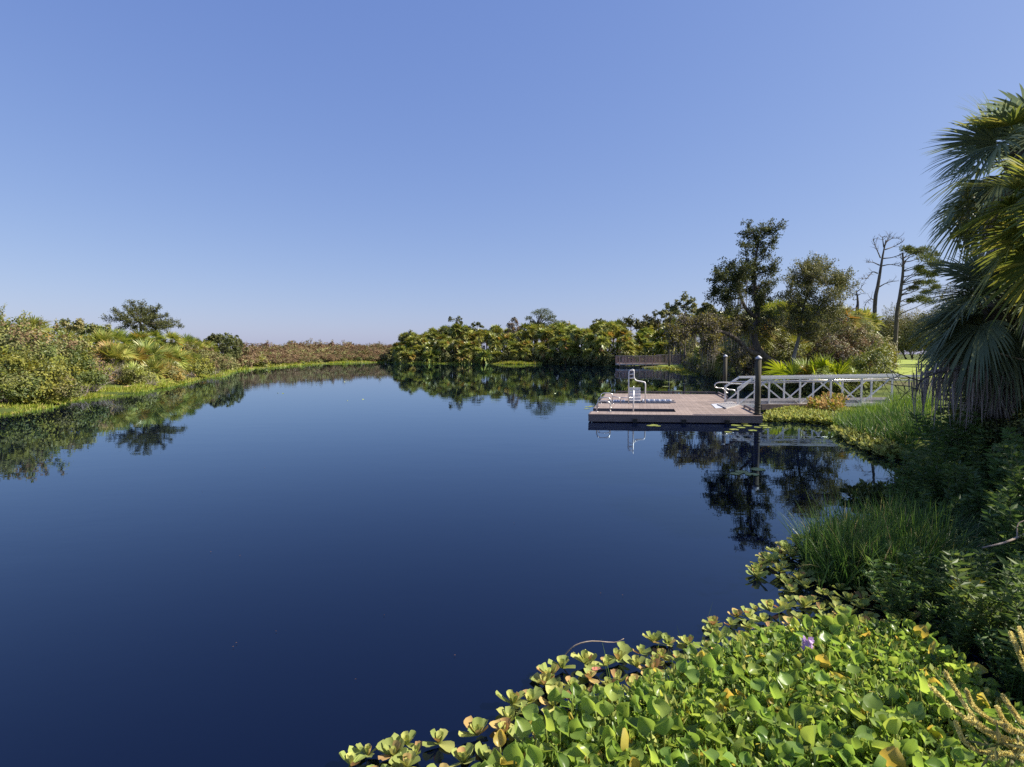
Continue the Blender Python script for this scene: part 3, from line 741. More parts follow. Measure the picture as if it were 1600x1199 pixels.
for n in (.05, GW - .05):
    mb = MB(); mb.beam(G(.02, n, zb(0) + .13), G(GL, n, zb(GL) + .13), .02, .14); mb.build('kick_plate', M['alu_deck'], gang)
# hinged flap resting on the dock
fl = [W(x, y, z) - ga for x, y, z in ((1121, 632.5, ZD + .03), (1134, 638.2, ZD + .03), (1155, 633.5, zb0 + .05), (1142, 627.5, zb0 + .05))]
mb = MB(); q = np.array(fl)
for k in range(9):
    t0, t1 = k / 9, (k + .72) / 9
    v = [q[0] + (q[3] - q[0]) * t0, q[1] + (q[2] - q[1]) * t0, q[1] + (q[2] - q[1]) * t1, q[0] + (q[3] - q[0]) * t1]
    v = np.array(v); v2 = v + [0, 0, .03]; mb.add(np.concatenate([v, v2]), [[0, 3, 2, 1], [4, 5, 6, 7], [0, 1, 5, 4], [1, 2, 6, 5], [2, 3, 7, 6], [3, 0, 4, 7]])
for a, b in ((0, 3), (1, 2)): mb.beam(q[a] - [0, 0, .01], q[b] - [0, 0, .01], .05, .05)
mb.build('flap', M['alu_deck'], gang)
# bank footing under its shore end
ab = thing('gangway_footing', 'brown timber footing under the gangway beside the floating plants', 'footing', (ga[0] + 1.0, YN - .1, 0))
mb = MB(); a = W(1191, 648, .18); b = W(1300, 640, .25)
mb.beam([.0, .15, .20], [3.6, .25, .20], .30, .24); mb.build('sill_beam', M['beam'], ab)
for xx in (.3, 1.8, 3.3):
    mb = MB(); mb.tube([[xx, .2, -1.0], [xx, .2, .08]], .11, 10); mb.build('post', M['pile'], ab)
# paved landing that carries on from the gangway
mb = MB(); c0 = gb + en * (GW / 2)
lz = zb1 + .03
mb.prism([(gb - en * .2)[:2], (gb + eg * 9 - en * .2)[:2], (gb + eg * 9 + en * 1.7)[:2], (gb + en * 1.7)[:2]], -.3, lz)
setting(mb.build('path', M['concrete']))

# ------------------------------------------------------------------ fishing pier far up the bank
YP = 106.0
pa = P(967.5, 574, YP); pier = thing('fishing_pier', 'weathered brown timber fishing pier with slatted railing across the cove', 'pier', (pa[0], YP, 0))
def pz(py): return ZP(py, YP)
def pxx(px): return XW(px, YP) - pa[0]
Lp = pxx(1082); dp = 3.4
zdk = pz(568.0); zr = pz(556.4); zr2 = pz(554.6)
mb = MB(); k = 0.0
while k < Lp:
    mb.box((k + .07, dp / 2, zdk - .02), (.135, dp, .05)); k += .145
mb.build('deck', M['pier'], pier)
mb = MB()
mb.box((Lp / 2, -.03, zdk - .18), (Lp, .06, .30)); mb.box((-.03, dp / 2, zdk - .18), (.06, dp, .30)); mb.box((Lp / 2, dp + .03, zdk - .18), (Lp, .06, .30)); mb.build('fascia', M['pier_rail'], pier)
mb = MB(); mb.box((pxx(1000) / 2, -.02, zdk - .75), (pxx(1000), .05, .5)); mb.build('wave_board', M['pile'], pier)
xm = pxx(1033)
for yy in (0, dp):
    mb = MB(); mb.box((xm / 2 , yy, zr), (xm, .30, .07)); mb.box((xm + (Lp - xm) / 2, yy, zr2 + .02), (Lp - xm - .02, .30, .07)); mb.build('top_rail', M['pier_rail'], pier)
    n = 11
    for k in range(n + 1):
        xx = Lp * k / n; zz = zr if xx < xm else zr2
        mb = MB(); mb.box((xx, yy - (.10 if yy == 0 else -.10), (zz + zdk - .45) / 2 - .03), (.13, .09, zz - zdk + .38)); mb.build('rail_post', M['pier'], pier)
    for k in range(n):
        a = Lp * k / n; b = Lp * (k + 1) / n; mb = MB(); m_ = 7
        zz = zr if b <= xm + .5 else zr2
        mb.box(((a + b) / 2, yy, zdk + .16), (b - a - .15, .05, .09)); mb.box(((a + b) / 2, yy, zz - .14), (b - a - .15, .05, .09))
        for j in range(m_):
            xx = a + (b - a) * (j + .8) / (m_ + .6); mb.box((xx, yy + .05, (zdk + zz) / 2), (.065, .03, zz - zdk - .12))
        mb.build('rail_panel', M['pier'], pier)
mb = MB(); mb.box((-.06, dp / 2, zr), (.12, dp, .07)); mb.build('end_rail', M['pier_rail'], pier)
for k in range(6):
    xx = .25 + k * (Lp - .5) / 5
    for yy in (.3, dp - .3):
        mb = MB(); mb.tube([[xx, yy, -2], [xx, yy, zdk - .05]], .15, 8); mb.build('support_pile', M['pile'], pier)

# ------------------------------------------------------------------ far bank
def onground(x, y, dz=0.0): return (x, y, gz(x, y) + dz)
def put_palm(kinds, px, top, Y, label, group, jit=.05, cat='palm tree', x=None, sink=True):
    """palm whose crown top reaches the photo height at that distance"""
    X = XW(px, Y) if x is None else x
    z0 = gz(X, Y); tot = ZP(top, Y) - z0
    hs = sorted(kinds, key=lambda h: abs(h + kinds[h][1] - tot)); h = hs[0]
    s = min(1.25, max(.7, tot / (h + kinds[h][1])))
    return kinds[h][0].place((X, Y, z0 - .05), None, s * rs.uniform(.97, 1.03), label, cat, group, tilt=jit)

FARP = {}
for h in (1.2, 3.0, 5.0, 7.0):
    FARP[h] = (Kind([palm('cabbage_palm', h, 30, 12, 0, 'cabbage palm', pet=.95, Lb=1.35, deadn=8, yellow=.05, seed=int(h * 10) + k) for k in range(3)]), 1.35)
bank_x = np.array([W(p, q)[0] for p, q in ((598, 566.2), (625, 567.5), (700, 568.4), (775, 568.8), (850, 569), (900, 570.5), (950, 573), (990, 573.5))])
bank_y = np.array([W(p, q)[1] for p, q in ((598, 566.2), (625, 567.5), (700, 568.4), (775, 568.8), (850, 569), (900, 570.5), (950, 573), (990, 573.5))])
def bankY(x): return float(np.interp(x, bank_x, bank_y))
sky_px = [560, 600, 640, 690, 720, 760, 800, 850, 900, 950, 985, 1040, 1090, 1130, 1190, 1240, 1300, 1345, 1370, 1400, 1440]
sky_py = [541, 533, 520, 512, 506, 512, 508, 503, 504, 501, 500, 490, 482, 486, 478, 462, 468, 478, 500, 515, 520]
ZN = [(-99, 'by the russet scrub'), (680, 'beneath the slim two-tufted tree'), (770, 'around the grey cypress'), (822, 'beneath the flat-topped pine'), (892, 'between flat-topped pine and pier'), (965, 'behind the fishing pier')]
RN = ['front row cabbage palm over the black water', 'second row cabbage palm', 'middle row cabbage palm', 'back row cabbage palm on the skyline', 'rearmost cabbage palm on the skyline']
for row, (off, fr) in enumerate(((1.8, .40), (5.0, .62), (9.0, .82), (14., .98), (20., 1.0))):
    x = -35.0 + row * .7
    while x < 24:
        xx = x + rs.uniform(-.6, .6); Y = bankY(xx) + off + rs.uniform(-1.2, 1.2)
        px = 800 + xx * FPX / Y
        top = 566 - (566 - np.interp(px, sky_px, sky_py)) * fr * rs.uniform(.80, 1.07)
        zn = [z for q, z in ZN if px >= q][-1]
        if rs.uniform() > (.3 if row == 0 else .1):
            put_palm(FARP, px, top, Y, f'{RN[row]} {zn}', 'cabbage palms along the far bank', x=xx)
        x += 2.05
# dark understory along the water and low green growth in the palms
def belt(name, pts, hgt, depth, n, per, cr, L, Wd, mats, kind='stuff', label=None, z0=.1, seed=0):
    g = np.random.default_rng(seed); pts = np.asarray(pts, float); seg = np.linalg.norm(np.diff(pts, axis=0), axis=1); cum = np.r_[0, np.cumsum(seg)]
    t = g.uniform(0, cum[-1], n); x = np.interp(t, cum, pts[:, 0]); y = np.interp(t, cum, pts[:, 1]) + g.uniform(0, depth, n)
    hm = hgt * (.55 + .45 * np.sin(x * 1.1 + np.sin(y * .7) * 2) * np.cos(y * .9 + x * .35)) 
    z = np.maximum(land(x, y), 0) + z0 + g.uniform(0, 1, n) ** .8 * np.maximum(hm, .3 * hgt)
    c = np.stack([x, y, z], 1); k = n * per; cc = np.repeat(c, per, 0)
    mb = MB(); u = unit(k, g) * g.uniform(.2, 1, (k, 1))
    mb.leaves(cc + u * cr, unit(k, g), L * g.uniform(.6, 1.3, k), Wd * g.uniform(.7, 1.4, k), np.repeat(g.integers(0, len(mats), n), per), g=g, nrm=u + unit(k, g) * .5 + [0, -.1, .35])
    o = mb.build(name, mats); o['kind'] = kind
    if label: o['label'] = label
    return o
fb = [(x, bankY(x) + .6) for x in np.linspace(-37, 24, 30)]
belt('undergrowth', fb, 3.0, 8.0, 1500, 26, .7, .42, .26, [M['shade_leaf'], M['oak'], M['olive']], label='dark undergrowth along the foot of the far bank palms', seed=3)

belt('undergrowth', [(x, bankY(x) + 11) for x in np.linspace(-37, 24, 30)], 6.2, 8.0, 1500, 24, .8, .5, .30, [M['shade_leaf'], M['oak'], M['shade_leaf']], label='tangled growth between the trunks of the far bank palms', seed=13)  # dark leaf colours stand in for shaded gaps between the trunks
# taller trees of the far bank
def pine_clumps(mb, cs, n, r, L, g, flat=.6, mats=1):
    for c in cs:
        u = unit(n, g) * [1, 1, flat] * g.uniform(.3, 1, (n, 1)) * r * g.uniform(.75, 1.2)
        mb.leaves(c + u, u / r * 1.0 + unit(n, g) * .6 + [0, 0, .45], L * g.uniform(.7, 1.3, n), L * .22, 0, g=g)
Yp = 160.0; g = np.random.default_rng(21)
base = np.array(onground(XW(838, Yp), Yp)); t = thing('pine_tree', 'flat-topped pine standing well above the far bank palms', 'pine tree', base)
def PB(px, py, Y, b): return P(px, py, Y) - b
br_ = MB(); lf = MB()
limb(br_, [[0, 0, -.3], PB(838, 525, Yp, base), PB(840, 505, Yp, base), PB(846, 490, Yp, base)], .42, .14)
for px, py in ((842, 488), (850, 486), (857, 490), (863, 496), (846, 497), (856, 500), (866, 503), (837, 491), (848, 508), (858, 510), (870, 508), (826, 498), (832, 504), (876, 506), (852, 494)):
    c = PB(px, py, Yp + g.uniform(-2, 2), base); limb(br_, [PB(840, 512, Yp, base), (c + PB(841, 505, Yp, base)) / 2 + [0, 0, .3], c], .11, .04, 4)
    pine_clumps(lf, [c], 170, 1.35 if px > 835 else .8, .55, g, .6)
br_.build('trunk', M['bark'], t); lf.build('crown', M['pine'], t)
# two-tufted tree, cypress and a few broad crowns
def px_tree(name, label, cat, Y, trunk, tufts, per, L, Wd, mats, r0=.3, bmat=None, seed=0, sub=True, cr=None, skew=1.0, up=.35, nclump=7):
    g = np.random.default_rng(seed + 40); b = np.array(onground(XW(trunk[0][0], Y), Y)); t = thing(name, label, cat, b)
    B = MB(); F_ = MB(); path = limb(B, [[0, 0, -.3]] + [PB(p, q, Y, b) for p, q in trunk[1:]], r0, r0 * .3)
    for (px, py, r) in tufts:
        rr = r * Y / FPX; c = PB(px, py, Y + g.uniform(-1, 1) * rr * 1.2, b)
        lower = path[path[:, 2] < c[2] - .1 * rr]; s = lower[-1] if len(lower) else path[0]
        k = np.argmin(np.linalg.norm(path - c, axis=1) + np.maximum(0, path[:, 2] - c[2]) * 2); s = path[k]
        limb(B, [s, (s + c) / 2 + g.normal(0, .1 * rr, 3), c], r0 * .3, r0 * .08, 4)
        pts, nd = lump_points(c, [rr, rr * skew, rr * .85], nclump, g, -.8, .25, .15)
        for q in pts: B.tube([c, (c + q) / 2 + g.normal(0, .05 * rr, 3), q], [r0 * .07, r0 * .05, r0 * .02], 3, caps=False)
        pp = np.repeat(pts, per, 0); n = len(pp); mi = np.repeat(g.integers(0, len(mats), len(pts)), per)
        u = unit(n, g) * g.uniform(.1, 1, (n, 1)) * (cr or .42) * rr
        F_.leaves(pp + u, unit(n, g), L * g.uniform(.6, 1.3, n), Wd * g.uniform(.7, 1.4, n), mi, g=g, nrm=u / rr * 2 + np.repeat(nd, per, 0) * .4 + unit(n, g) * .5 + [0, 0, up])
    B.build('trunk', bmat or M['bark'], t); F_.build('crown', mats, t)
    return t
px_tree('slim_tree', 'slim tree with two small leaf tufts above the far bank palms', 'tree', 158, [(713, 566), (713, 540), (714, 515), (716, 502)], [(705, 500, 4.5), (717, 499, 5), (713, 506, 4), (720, 505, 3)], 14, .5, .3, [M['oak']], .16, seed=1, nclump=6)
px_tree('cypress_tree', 'grey-brown feathery cypress rising among the far bank palms', 'cypress', 152, [(802, 566), (802, 540), (803, 515), (803, 500)], [(803, 501, 5), (801, 508, 8), (806, 512, 8), (802, 519, 9), (807, 524, 8), (799, 527, 8)], 22, .55, .28, [M['oak_brown'], M['moss']], .22, seed=2)
px_tree('dead_tree_top', 'ragged three-spiked tree top left of the grey cypress', 'tree', 156, [(745, 566), (745, 530), (746, 510)], [(741, 507, 4), (748, 506, 4), (752, 511, 3.5), (738, 513, 5), (729, 514, 5)], 14, .5, .26, [M['oak']], .2, seed=3)
for k, (px, py, r, Y, lab, mt) in enumerate(((882, 508, 9, 165, 'round olive tree crown just past the flat-topped pine', 'olive'), (937, 504, 9, 150, 'small domed oak crown above the palms before the pier', 'oak'), (700, 517, 10, 165, 'rounded dark tree crown under the slim tufted tree', 'oak'),
        (775, 516, 9, 165, 'low domed tree crown between the palms and grey cypress', 'green'), (985, 503, 12, 128, 'spreading dark crown directly above the pier end', 'oak'), (640, 524, 11, 170, 'dark rounded crown near the tip of the far bank', 'oak'))):
    px_tree('broadleaf_tree', lab, 'tree', Y, [(px, 566), (px, 540), (px + 1, py + 4)], [(px - r * .5, py + 2, r * .7), (px + r * .5, py + 3, r * .75), (px, py - r * .1, r * .8), (px - r, py + 7, r * .6), (px + r, py + 8, r * .6)], 24, .5, .32, [M[mt]], .25, seed=60 + k)

# russet scrub closing the end of the lake
SCR = Kind([bush('scrub_tree', (3.0, 2.6, 2.5), 60, 26, .75, .42, .22, ms, 'scrub', seed=s, stems=4, z0=.95, stem_mat=M['twig'], spikes=4) for s, ms in ((1, [M['oak_brown'], M['oak_brown'], M['bark_leaf']]), (2, [M['oak_brown'], M['oak_brown'], M['olive']]), (3, [M['oak_brown'], M['oak_brown'], M['green']]), (4, [M['oak_brown'], M['bark_leaf'], M['olive']]))])
for row, (off, ht) in enumerate(((6, 2.8), (11, 4.2), (17, 5.4), (25, 6.4), (34, 6.8))):
    px = 372.0 + rs.uniform(0, 8)
    while px < 612:
        q = np.interp(px, [372, 400, 440, 490, 545, 598, 625], [578.5, 575.5, 572.5, 569, 567, 566.2, 566.2]); s = W(px, q)
        Y = s[1] + off + rs.uniform(-2, 2); X = XW(px, Y)
        hh = min(ht * rs.uniform(.85, 1.12), ZP(np.interp(px, [372, 400, 480, 600], [538, 539, 534, 536]) + rs.uniform(-6, 7), Y))
        SCR.place(onground(X, Y, -.1), None, (rs.uniform(.9, 1.2) * max(.7, min(1.2, hh / 5)), rs.uniform(.9, 1.2) * max(.7, min(1.2, hh / 5)), hh / 6.0), ('low russet scrub tree behind the bright grass strip at the lake end', 'russet scrub tree in the middle of the thicket at the lake end', 'russet scrub tree in the middle of the thicket at the lake end', 'russet scrub tree on the skyline at the lake end', 'russet scrub tree on the skyline at the lake end')[row], 'scrub tree', 'russet scrub at the end of the lake')
        px += 13 * 150 / Y * rs.uniform(.85, 1.2)

# ------------------------------------------------------------------ bank grass
def shore_grass(name, seg_px, n, w_in, w_out, hgt, label, mat, seed=0, wmul=1.0):
    g = np.random.default_rng(seed); pts = np.array([W(a, b)[:2] if isinstance(b, (int, float)) and a > -500 and not isinstance(a, np.floating) else (a, b) for a, b in seg_px])
    A_ = pts[:-1]; B_ = pts[1:]; ln = np.linalg.norm(B_ - A_, axis=1); dist = np.hypot(*(.5 * (A_ + B_)).T)
    pr = ln / dist ** 1.0; pr /= pr.sum(); k = g.choice(len(ln), n, p=pr); t = g.uniform(0, 1, n)[:, None]
    c = A_[k] * (1 - t) + B_[k] * t; d = (B_ - A_) / ln[:, None]; nrm = np.stack([-d[:, 1], d[:, 0]], 1)[k]
    c = c + nrm * (g.uniform(-w_out, w_in, n) * (.35 + .9 * np.abs(np.sin(c[:, 1] * 5.5 / (8 + .1 * c[:, 1]) + c[:, 0] * .23))))[:, None]
    keep = shore_d(c[:, 0], c[:, 1]) > -w_out; c = c[keep]; n = len(c)
    dd = np.hypot(c[:, 0], c[:, 1]); z = np.maximum(land(c[:, 0], c[:, 1]), 0)
    mb = MB(); tip = np.stack([g.normal(0, .3, n), g.normal(0, .3, n), np.ones(n)], 1)
    patch = .55 + .6 * np.sin(c[:, 0] * 1.3 / hgt * .4 + np.sin(c[:, 1] * .6) * 2) * np.cos(c[:, 1] * .8 / hgt * .4); keep = patch > .28 + g.uniform(-.1, .15, n); c, z, dd, tip, patch = c[keep], z[keep], dd[keep], tip[keep], patch[keep]; n = len(c)
    mb.strips(np.c_[c, z - .02], tip, hgt * g.uniform(.35, 1.25, n) * np.clip(patch, .3, 1.2), (.012 + dd * .0011) * wmul, g.uniform(.05, .45, n), 2, g=g)
    o = mb.build(name, mat); setting(o, 'stuff', label); return o
shore_grass('bank_grass', [(-40, 655), (0, 648), (70, 637), (120, 624), (170, 618), (220, 612), (260, 604), (295, 596), (325, 590), (345, 582)], 24000, 1.9, .5, .40, 'bright green grass along the near bank', M['grass_bright'], 5)
shore_grass('bank_grass', [(325, 590), (345, 582), (372, 578.5), (400, 575.5), (440, 572.5), (490, 569), (545, 567), (600, 566.2)], 15000, 7, 1.5, .75, 'bright green grass strip before the russet scrub', M['grass_bright'], 6)
shore_grass('bank_grass', [(612, 566.8), (650, 567.8), (700, 568.4), (740, 568.6)], 1800, 1.2, 1.6, .8, 'thin green grass fringe under the far palms', M['grass_bright'], 7)
shore_grass('bank_grass', [(762, 569.2), (800, 569.2), (845, 569.2)], 3500, 1.5, 3.5, 1.0, 'bright green grass tongue under the far palms', M['grass_bright'], 8)
shore_grass('bank_grass', [(1040, 575.5), (1062, 577), (1085, 580.5), (1105, 586)], 3000, 1, 3.5, .6, 'yellow-green water plants beside the fishing pier', M['yellowgreen'], 9)

SHS = Kind([bush('shore_shrub', (1.5, 1.0, .75), 40, 40, .34, .26, .14, ms, 'shrub', seed=170 + k, stems=3, spikes=4) for k, ms in enumerate(([M['green'], M['olive']], [M['olive'], M['oak_brown']], [M['yellowgreen'], M['green']]))])
for px, dy in ((352, 2), (378, 3), (405, 4), (428, 3), (452, 6), (470, 3), (499, 2), (512, 5), (538, 3), (561, 4), (583, 2), (596, 4)):
    q = np.interp(px, [345, 372, 400, 440, 490, 545, 598], [582, 578.5, 575.5, 572.5, 569, 567, 566.2]); Y = W(px, q)[1] + dy; X = XW(px, Y)
    SHS.place(onground(X, Y, -.1), None, rs.uniform(.7, 1.5), 'low shrub breaking the bright grass strip before the russet scrub', 'shrub', 'low shrubs in the far grass strip')
# ------------------------------------------------------------------ bank across the water
MIDP = {}
for h in (.5, 1.6, 2.8, 4.2):
    MIDP[h] = (Kind([palm('cabbage_palm', h, 30, 22, 1, 'cabbage palm', pet=.75, Lb=1.05, deadn=18, low=-48, yellow=.05 + .05 * k, seed=int(h * 10) + 30 + k) for k in range(3)]), 1.35)
LB = 'cabbage palms on the bank across the water'
left_palms = [
    (57, 494, 45, 'tall round-headed palm standing alone above the thicket edge'), (20, 512, 47, 'yellowing palm at the edge of the frame in the thicket'), (98, 512, 55, 'palm half hidden behind the tall round-headed palm'),
    (133, 517, 52, 'first palm of the dense palm row after the yellow-green shrubs'), (158, 514, 50, 'palm with broad green fans at the start of the palm row'), (186, 511, 55, 'palm below the wide end of the feathery tree'),
    (212, 513, 57, 'palm directly below the feathery tree trunk'), (240, 511, 60, 'palm under the far side of the feathery tree'), (266, 514, 62, 'palm just beyond the feathery tree'),
    (288, 520, 66, 'palm with drooping yellow fans beside the russet bush'), (303, 524, 72, 'palm behind the russet bush'), (322, 528, 80, 'last palm of the row before the dark oaks'),
    (172, 531, 45, 'lower palm with orange dead fans above the grey bare bush'), (199, 533, 47, 'lower palm with golden dead fans in the middle of the row'), (226, 530, 49, 'lower palm with a thick dead skirt in the row'),
    (250, 536, 51, 'lower palm with green and gold fans near the water'), (274, 537, 54, 'lower palm leaning over the small shrubs'), (296, 545, 58, 'small palm above the grey twigs near the far end'),
    (240, 556, 46, 'trunkless young palm behind the shore grass'), (205, 561, 43, 'trunkless young palm over the tan plank'), (262, 560, 49, 'trunkless young palm beside the low yellow shrub'), (8, 535, 38, 'short palm in the brown shrubs at the frame edge')]
for px, top, Y, lab in left_palms: put_palm(MIDP, px, top, Y, lab, LB)
def put_bush(kw, px, Y, label, rotz=None, **k):
    r = bush(label=label, **kw, **k); X = XW(px, Y); r.location = onground(X, Y, -.08); return r
g3 = dict(cat='bush')
put_bush(dict(name='shrub', rad=(2.6, 2.2, 1.3), nclump=95, per=84, clump_r=.36, L=.15, Wd=.075, mats=[M['yellowgreen'], M['yellowgreen'], M['green']], seed=1, spikes=14), 38, 28, 'big yellow-green shrub at the frame edge above the bright grass')
put_bush(dict(name='shrub', rad=(2.3, 2.0, 1.35), nclump=90, per=84, clump_r=.36, L=.15, Wd=.075, mats=[M['green'], M['yellowgreen']], seed=2, spikes=14), 106, 33.6, 'dense green shrub standing before the grey bare bush')
put_bush(dict(name='shrub', rad=(1.6, 1.4, .9), nclump=120, per=40, clump_r=.3, L=.14, Wd=.07, mats=[M['yellowgreen'], M['olive']], seed=3, spikes=6), 62, 28.4, 'low yellow-green shrub spilling onto the bright grass')
put_bush(dict(name='shrub', rad=(1.5, 1.3, .9), nclump=100, per=40, clump_r=.3, L=.14, Wd=.07, mats=[M['olive'], M['yellowgreen'], M['green']], seed=4, spikes=6), 10, 26.2, 'low olive shrub in the corner of the grassy bank')
put_bush(dict(name='shrub', rad=(3.6, 2.4, 2.1), nclump=110, per=84, clump_r=.5, L=.19, Wd=.10, mats=[M['olive'], M['green'], M['yellowgreen'], M['olive'], M['oak_brown']], seed=5, spikes=16), 5, 31.5, 'tall olive and rust thicket at the frame edge')
put_bush(dict(name='shrub', rad=(2.6, 2.1, 1.75), nclump=95, per=84, clump_r=.5, L=.19, Wd=.10, mats=[M['olive'], M['oak_brown'], M['olive'], M['yellowgreen'], M['green']], seed=6, spikes=16), 84, 36.5, 'rust-tinted thicket between tall round-headed palm and the green shrub')
put_bush(dict(name='shrub', rad=(1.8, 1.5, 1.0), nclump=180, per=40, clump_r=.5, L=.2, Wd=.10, mats=[M['olive'], M['green']], seed=7, spikes=10), 128, 44, 'olive bush at the start of the palm row')
put_bush(dict(name='shrub', rad=(2.2, 2.0, 1.7), nclump=150, per=40, clump_r=.5, L=.22, Wd=.11, mats=[M['oak_brown'], M['olive'], M['olive']], seed=8, spikes=10), 316, 66, 'russet bush between the palm row and the dark oaks')
put_bush(dict(name='shrub', rad=(1.2, 1.0, .85), nclump=80, per=36, clump_r=.28, L=.14, Wd=.07, mats=[M['yellowgreen'], M['olive']], seed=9, spikes=5), 216, 41.5, 'small yellow-green shrub on the grass under the palm row')
put_bush(dict(name='shrub', rad=(1.3, 1.1, .9), nclump=80, per=36, clump_r=.3, L=.16, Wd=.08, mats=[M['olive'], M['palm_yellow']], seed=10, spikes=5), 262, 47, 'small tawny shrub on the grass under the palm row')
put_bush(dict(name='shrub', rad=(1.6, 1.3, 1.15), nclump=100, per=36, clump_r=.34, L=.17, Wd=.09, mats=[M['yellowgreen'], M['green']], seed=11, spikes=6), 304, 56, 'rounded green shrub overhanging the water at the far grass end')
put_bush(dict(name='shrub', rad=(1.6, 1.3, 1.3), nclump=90, per=36, clump_r=.34, L=.2, Wd=.1, mats=[M['olive'], M['green']], seed=12, spikes=6), 340, 75, 'olive shrub at the foot of the dark oaks')
for k, (x, y, rad, lab) in enumerate(((-28.0, 20.5, (2.6, 2.2, 1.9), 'olive shrub past the frame edge on the bank across the water'), (-31, 27, (3.2, 2.6, 2.3), 'tall thicket past the frame edge behind the olive shrub'), (-27.5, 14.5, (2.4, 2.2, 1.7), 'green shrub farther along the bank past the frame edge'), (-33, 36, (3.4, 2.8, 2.4), 'thicket past the frame edge beside the yellowing palm'), (-40, 46, (4, 3.4, 2.8), 'back thicket past the frame edge behind the yellowing palm'))):
    r = bush(name='shrub', rad=rad, nclump=90, per=70, clump_r=.45, L=.17, Wd=.09, mats=[M['olive'], M['green'], M['yellowgreen']], label=lab, seed=150 + k, spikes=12); r.location = onground(x, y, -.08)
for k, (px, Y, rad, n, lab) in enumerate(((118, 31.6, (1.0, .8, .6), 16, 'low dry brush at the water edge before the green shrub'), (232, 40.5, (.8, .7, .5), 14, 'small dry brush on the shore grass under the low palms'), (150, 40, (1.7, 1.2, 1.5), 26, 'tangled grey bare bush below the first palms'), (140, 34.5, (1.0, .8, .65), 22, 'pinkish-grey dry brush lying at the grass edge'), (186, 42, (1.3, 1.0, 1.3), 20, 'dark brown leafless bush under the palm row'), (286, 53, (1.1, .9, .8), 20, 'pale grey dry brush near the rounded green shrub'), (331, 63, (1.2, .9, .9), 20, 'pinkish dry brush at the far end of the palm row'))):
    r = bare_bush('bare_bush', rad, n, lab, k, M['bark'] if k == 4 else M['twig'], thin=.014); X = XW(px, Y); r.location = onground(X, Y)
for k, (px, py, r, Y, lab, mt) in enumerate(((348, 534, 15, 88, 'dark oak with a ragged crown past the palm row', 'oak'), (366, 537, 13, 92, 'dark oak at the end of the bank before the scrub', 'oak'), (333, 533, 11, 84, 'small dark oak leaning out from the palm row', 'oak'))):
    px_tree('oak_tree', lab, 'oak', Y, [(px, 576), (px, 560), (px + 1, py + 6)], [(px - r * .6, py, r * .65), (px + r * .5, py - 2, r * .6), (px, py - r * .5, r * .6), (px - r * .9, py + 12, r * .6), (px + r * .9, py + 10, r * .6), (px, py + 14, r * .8), (px + r * .4, py + 24, r * .7), (px - r * .5, py + 26, r * .7)], 30, .34, .2, [M[mt], M['oak']], .22, seed=70 + k, nclump=9)
px_tree('round_tree', 'rounded green crown behind the tall round-headed palm', 'tree', 80, [(110, 575), (110, 540), (110, 512)], [(98, 513, 11), (108, 508, 12), (120, 510, 12), (130, 514, 11), (112, 517, 13)], 60, .34, .2, [M['green'], M['olive']], .2, seed=75)
px_tree('round_tree', 'low green crown behind the start of the palm row', 'tree', 78, [(150, 575), (150, 540), (150, 518)], [(140, 518, 11), (152, 516, 12), (164, 518, 11), (152, 522, 12)], 60, .34, .2, [M['green'], M['olive']], .2, seed=76)
# feathery tree above the palms
Yf = 60.0; g = np.random.default_rng(8); b = np.array(onground(XW(222, Yf), Yf)); t = thing('feathery_tree', 'airy flat-spreading tree with feathery twigs above the palm row', 'tree', b)
B = MB(); tips = []; F_ = MB()
tr_ = limb(B, [[0, 0, -.3], PB(222, 545, Yf, b), PB(220, 515, Yf, b), PB(219, 500, Yf, b)], .2, .1)
for (px, py) in ((170, 499), (182, 489), (196, 481), (208, 476), (222, 478), (234, 484), (246, 484), (258, 494), (272, 503), (278, 510), (190, 498), (205, 490), (225, 490), (240, 497), (252, 505), (215, 500), (232, 506), (200, 504), (265, 510), (190, 512), (208, 514), (226, 515), (244, 514), (256, 514), (214, 487), (238, 492), (230, 500)):
    e = PB(px, py, Yf + g.uniform(-2.2, 2.2), b); s = tr_[-1] * .9 + tr_[-4] * .1
    p = limb(B, [s, s * .45 + e * .55 + [0, 0, -.12], e], .05, .012, 4)
    for q in range(3, len(p)):
        for j in range(3): grow(B, tips, p[q], (e - s) / np.linalg.norm(e - s) + unit(1, g)[0] * .7 + [0, 0, .35], g.uniform(.25, .6), .012, 0, 0, 0, g=g, sides=3, nseg=3)
leaf_cloud(F_, tips, 11, .11, .18, .075, g, up=.2)
B.build('trunk', M['bark'], t); F_.build('crown', M['oak'], t)
# tan plank left on the grass
mb = MB(); a = W(192, 604.5, .22); c = W(224, 602.5, .22)
pl = thing('plank', 'tan weathered plank lying on the grass across the water', 'plank', a)
mb.beam([0, 0, .0], c - a, .30, .06); mb.build('board', M['palm_dead'], pl)
mb = MB(); mb.beam((c - a) * .12 + [0, .05, .045], (c - a) * .62 + [.0, .12, .045], .16, .03); mb.build('split_piece', M['deadwood'], pl)

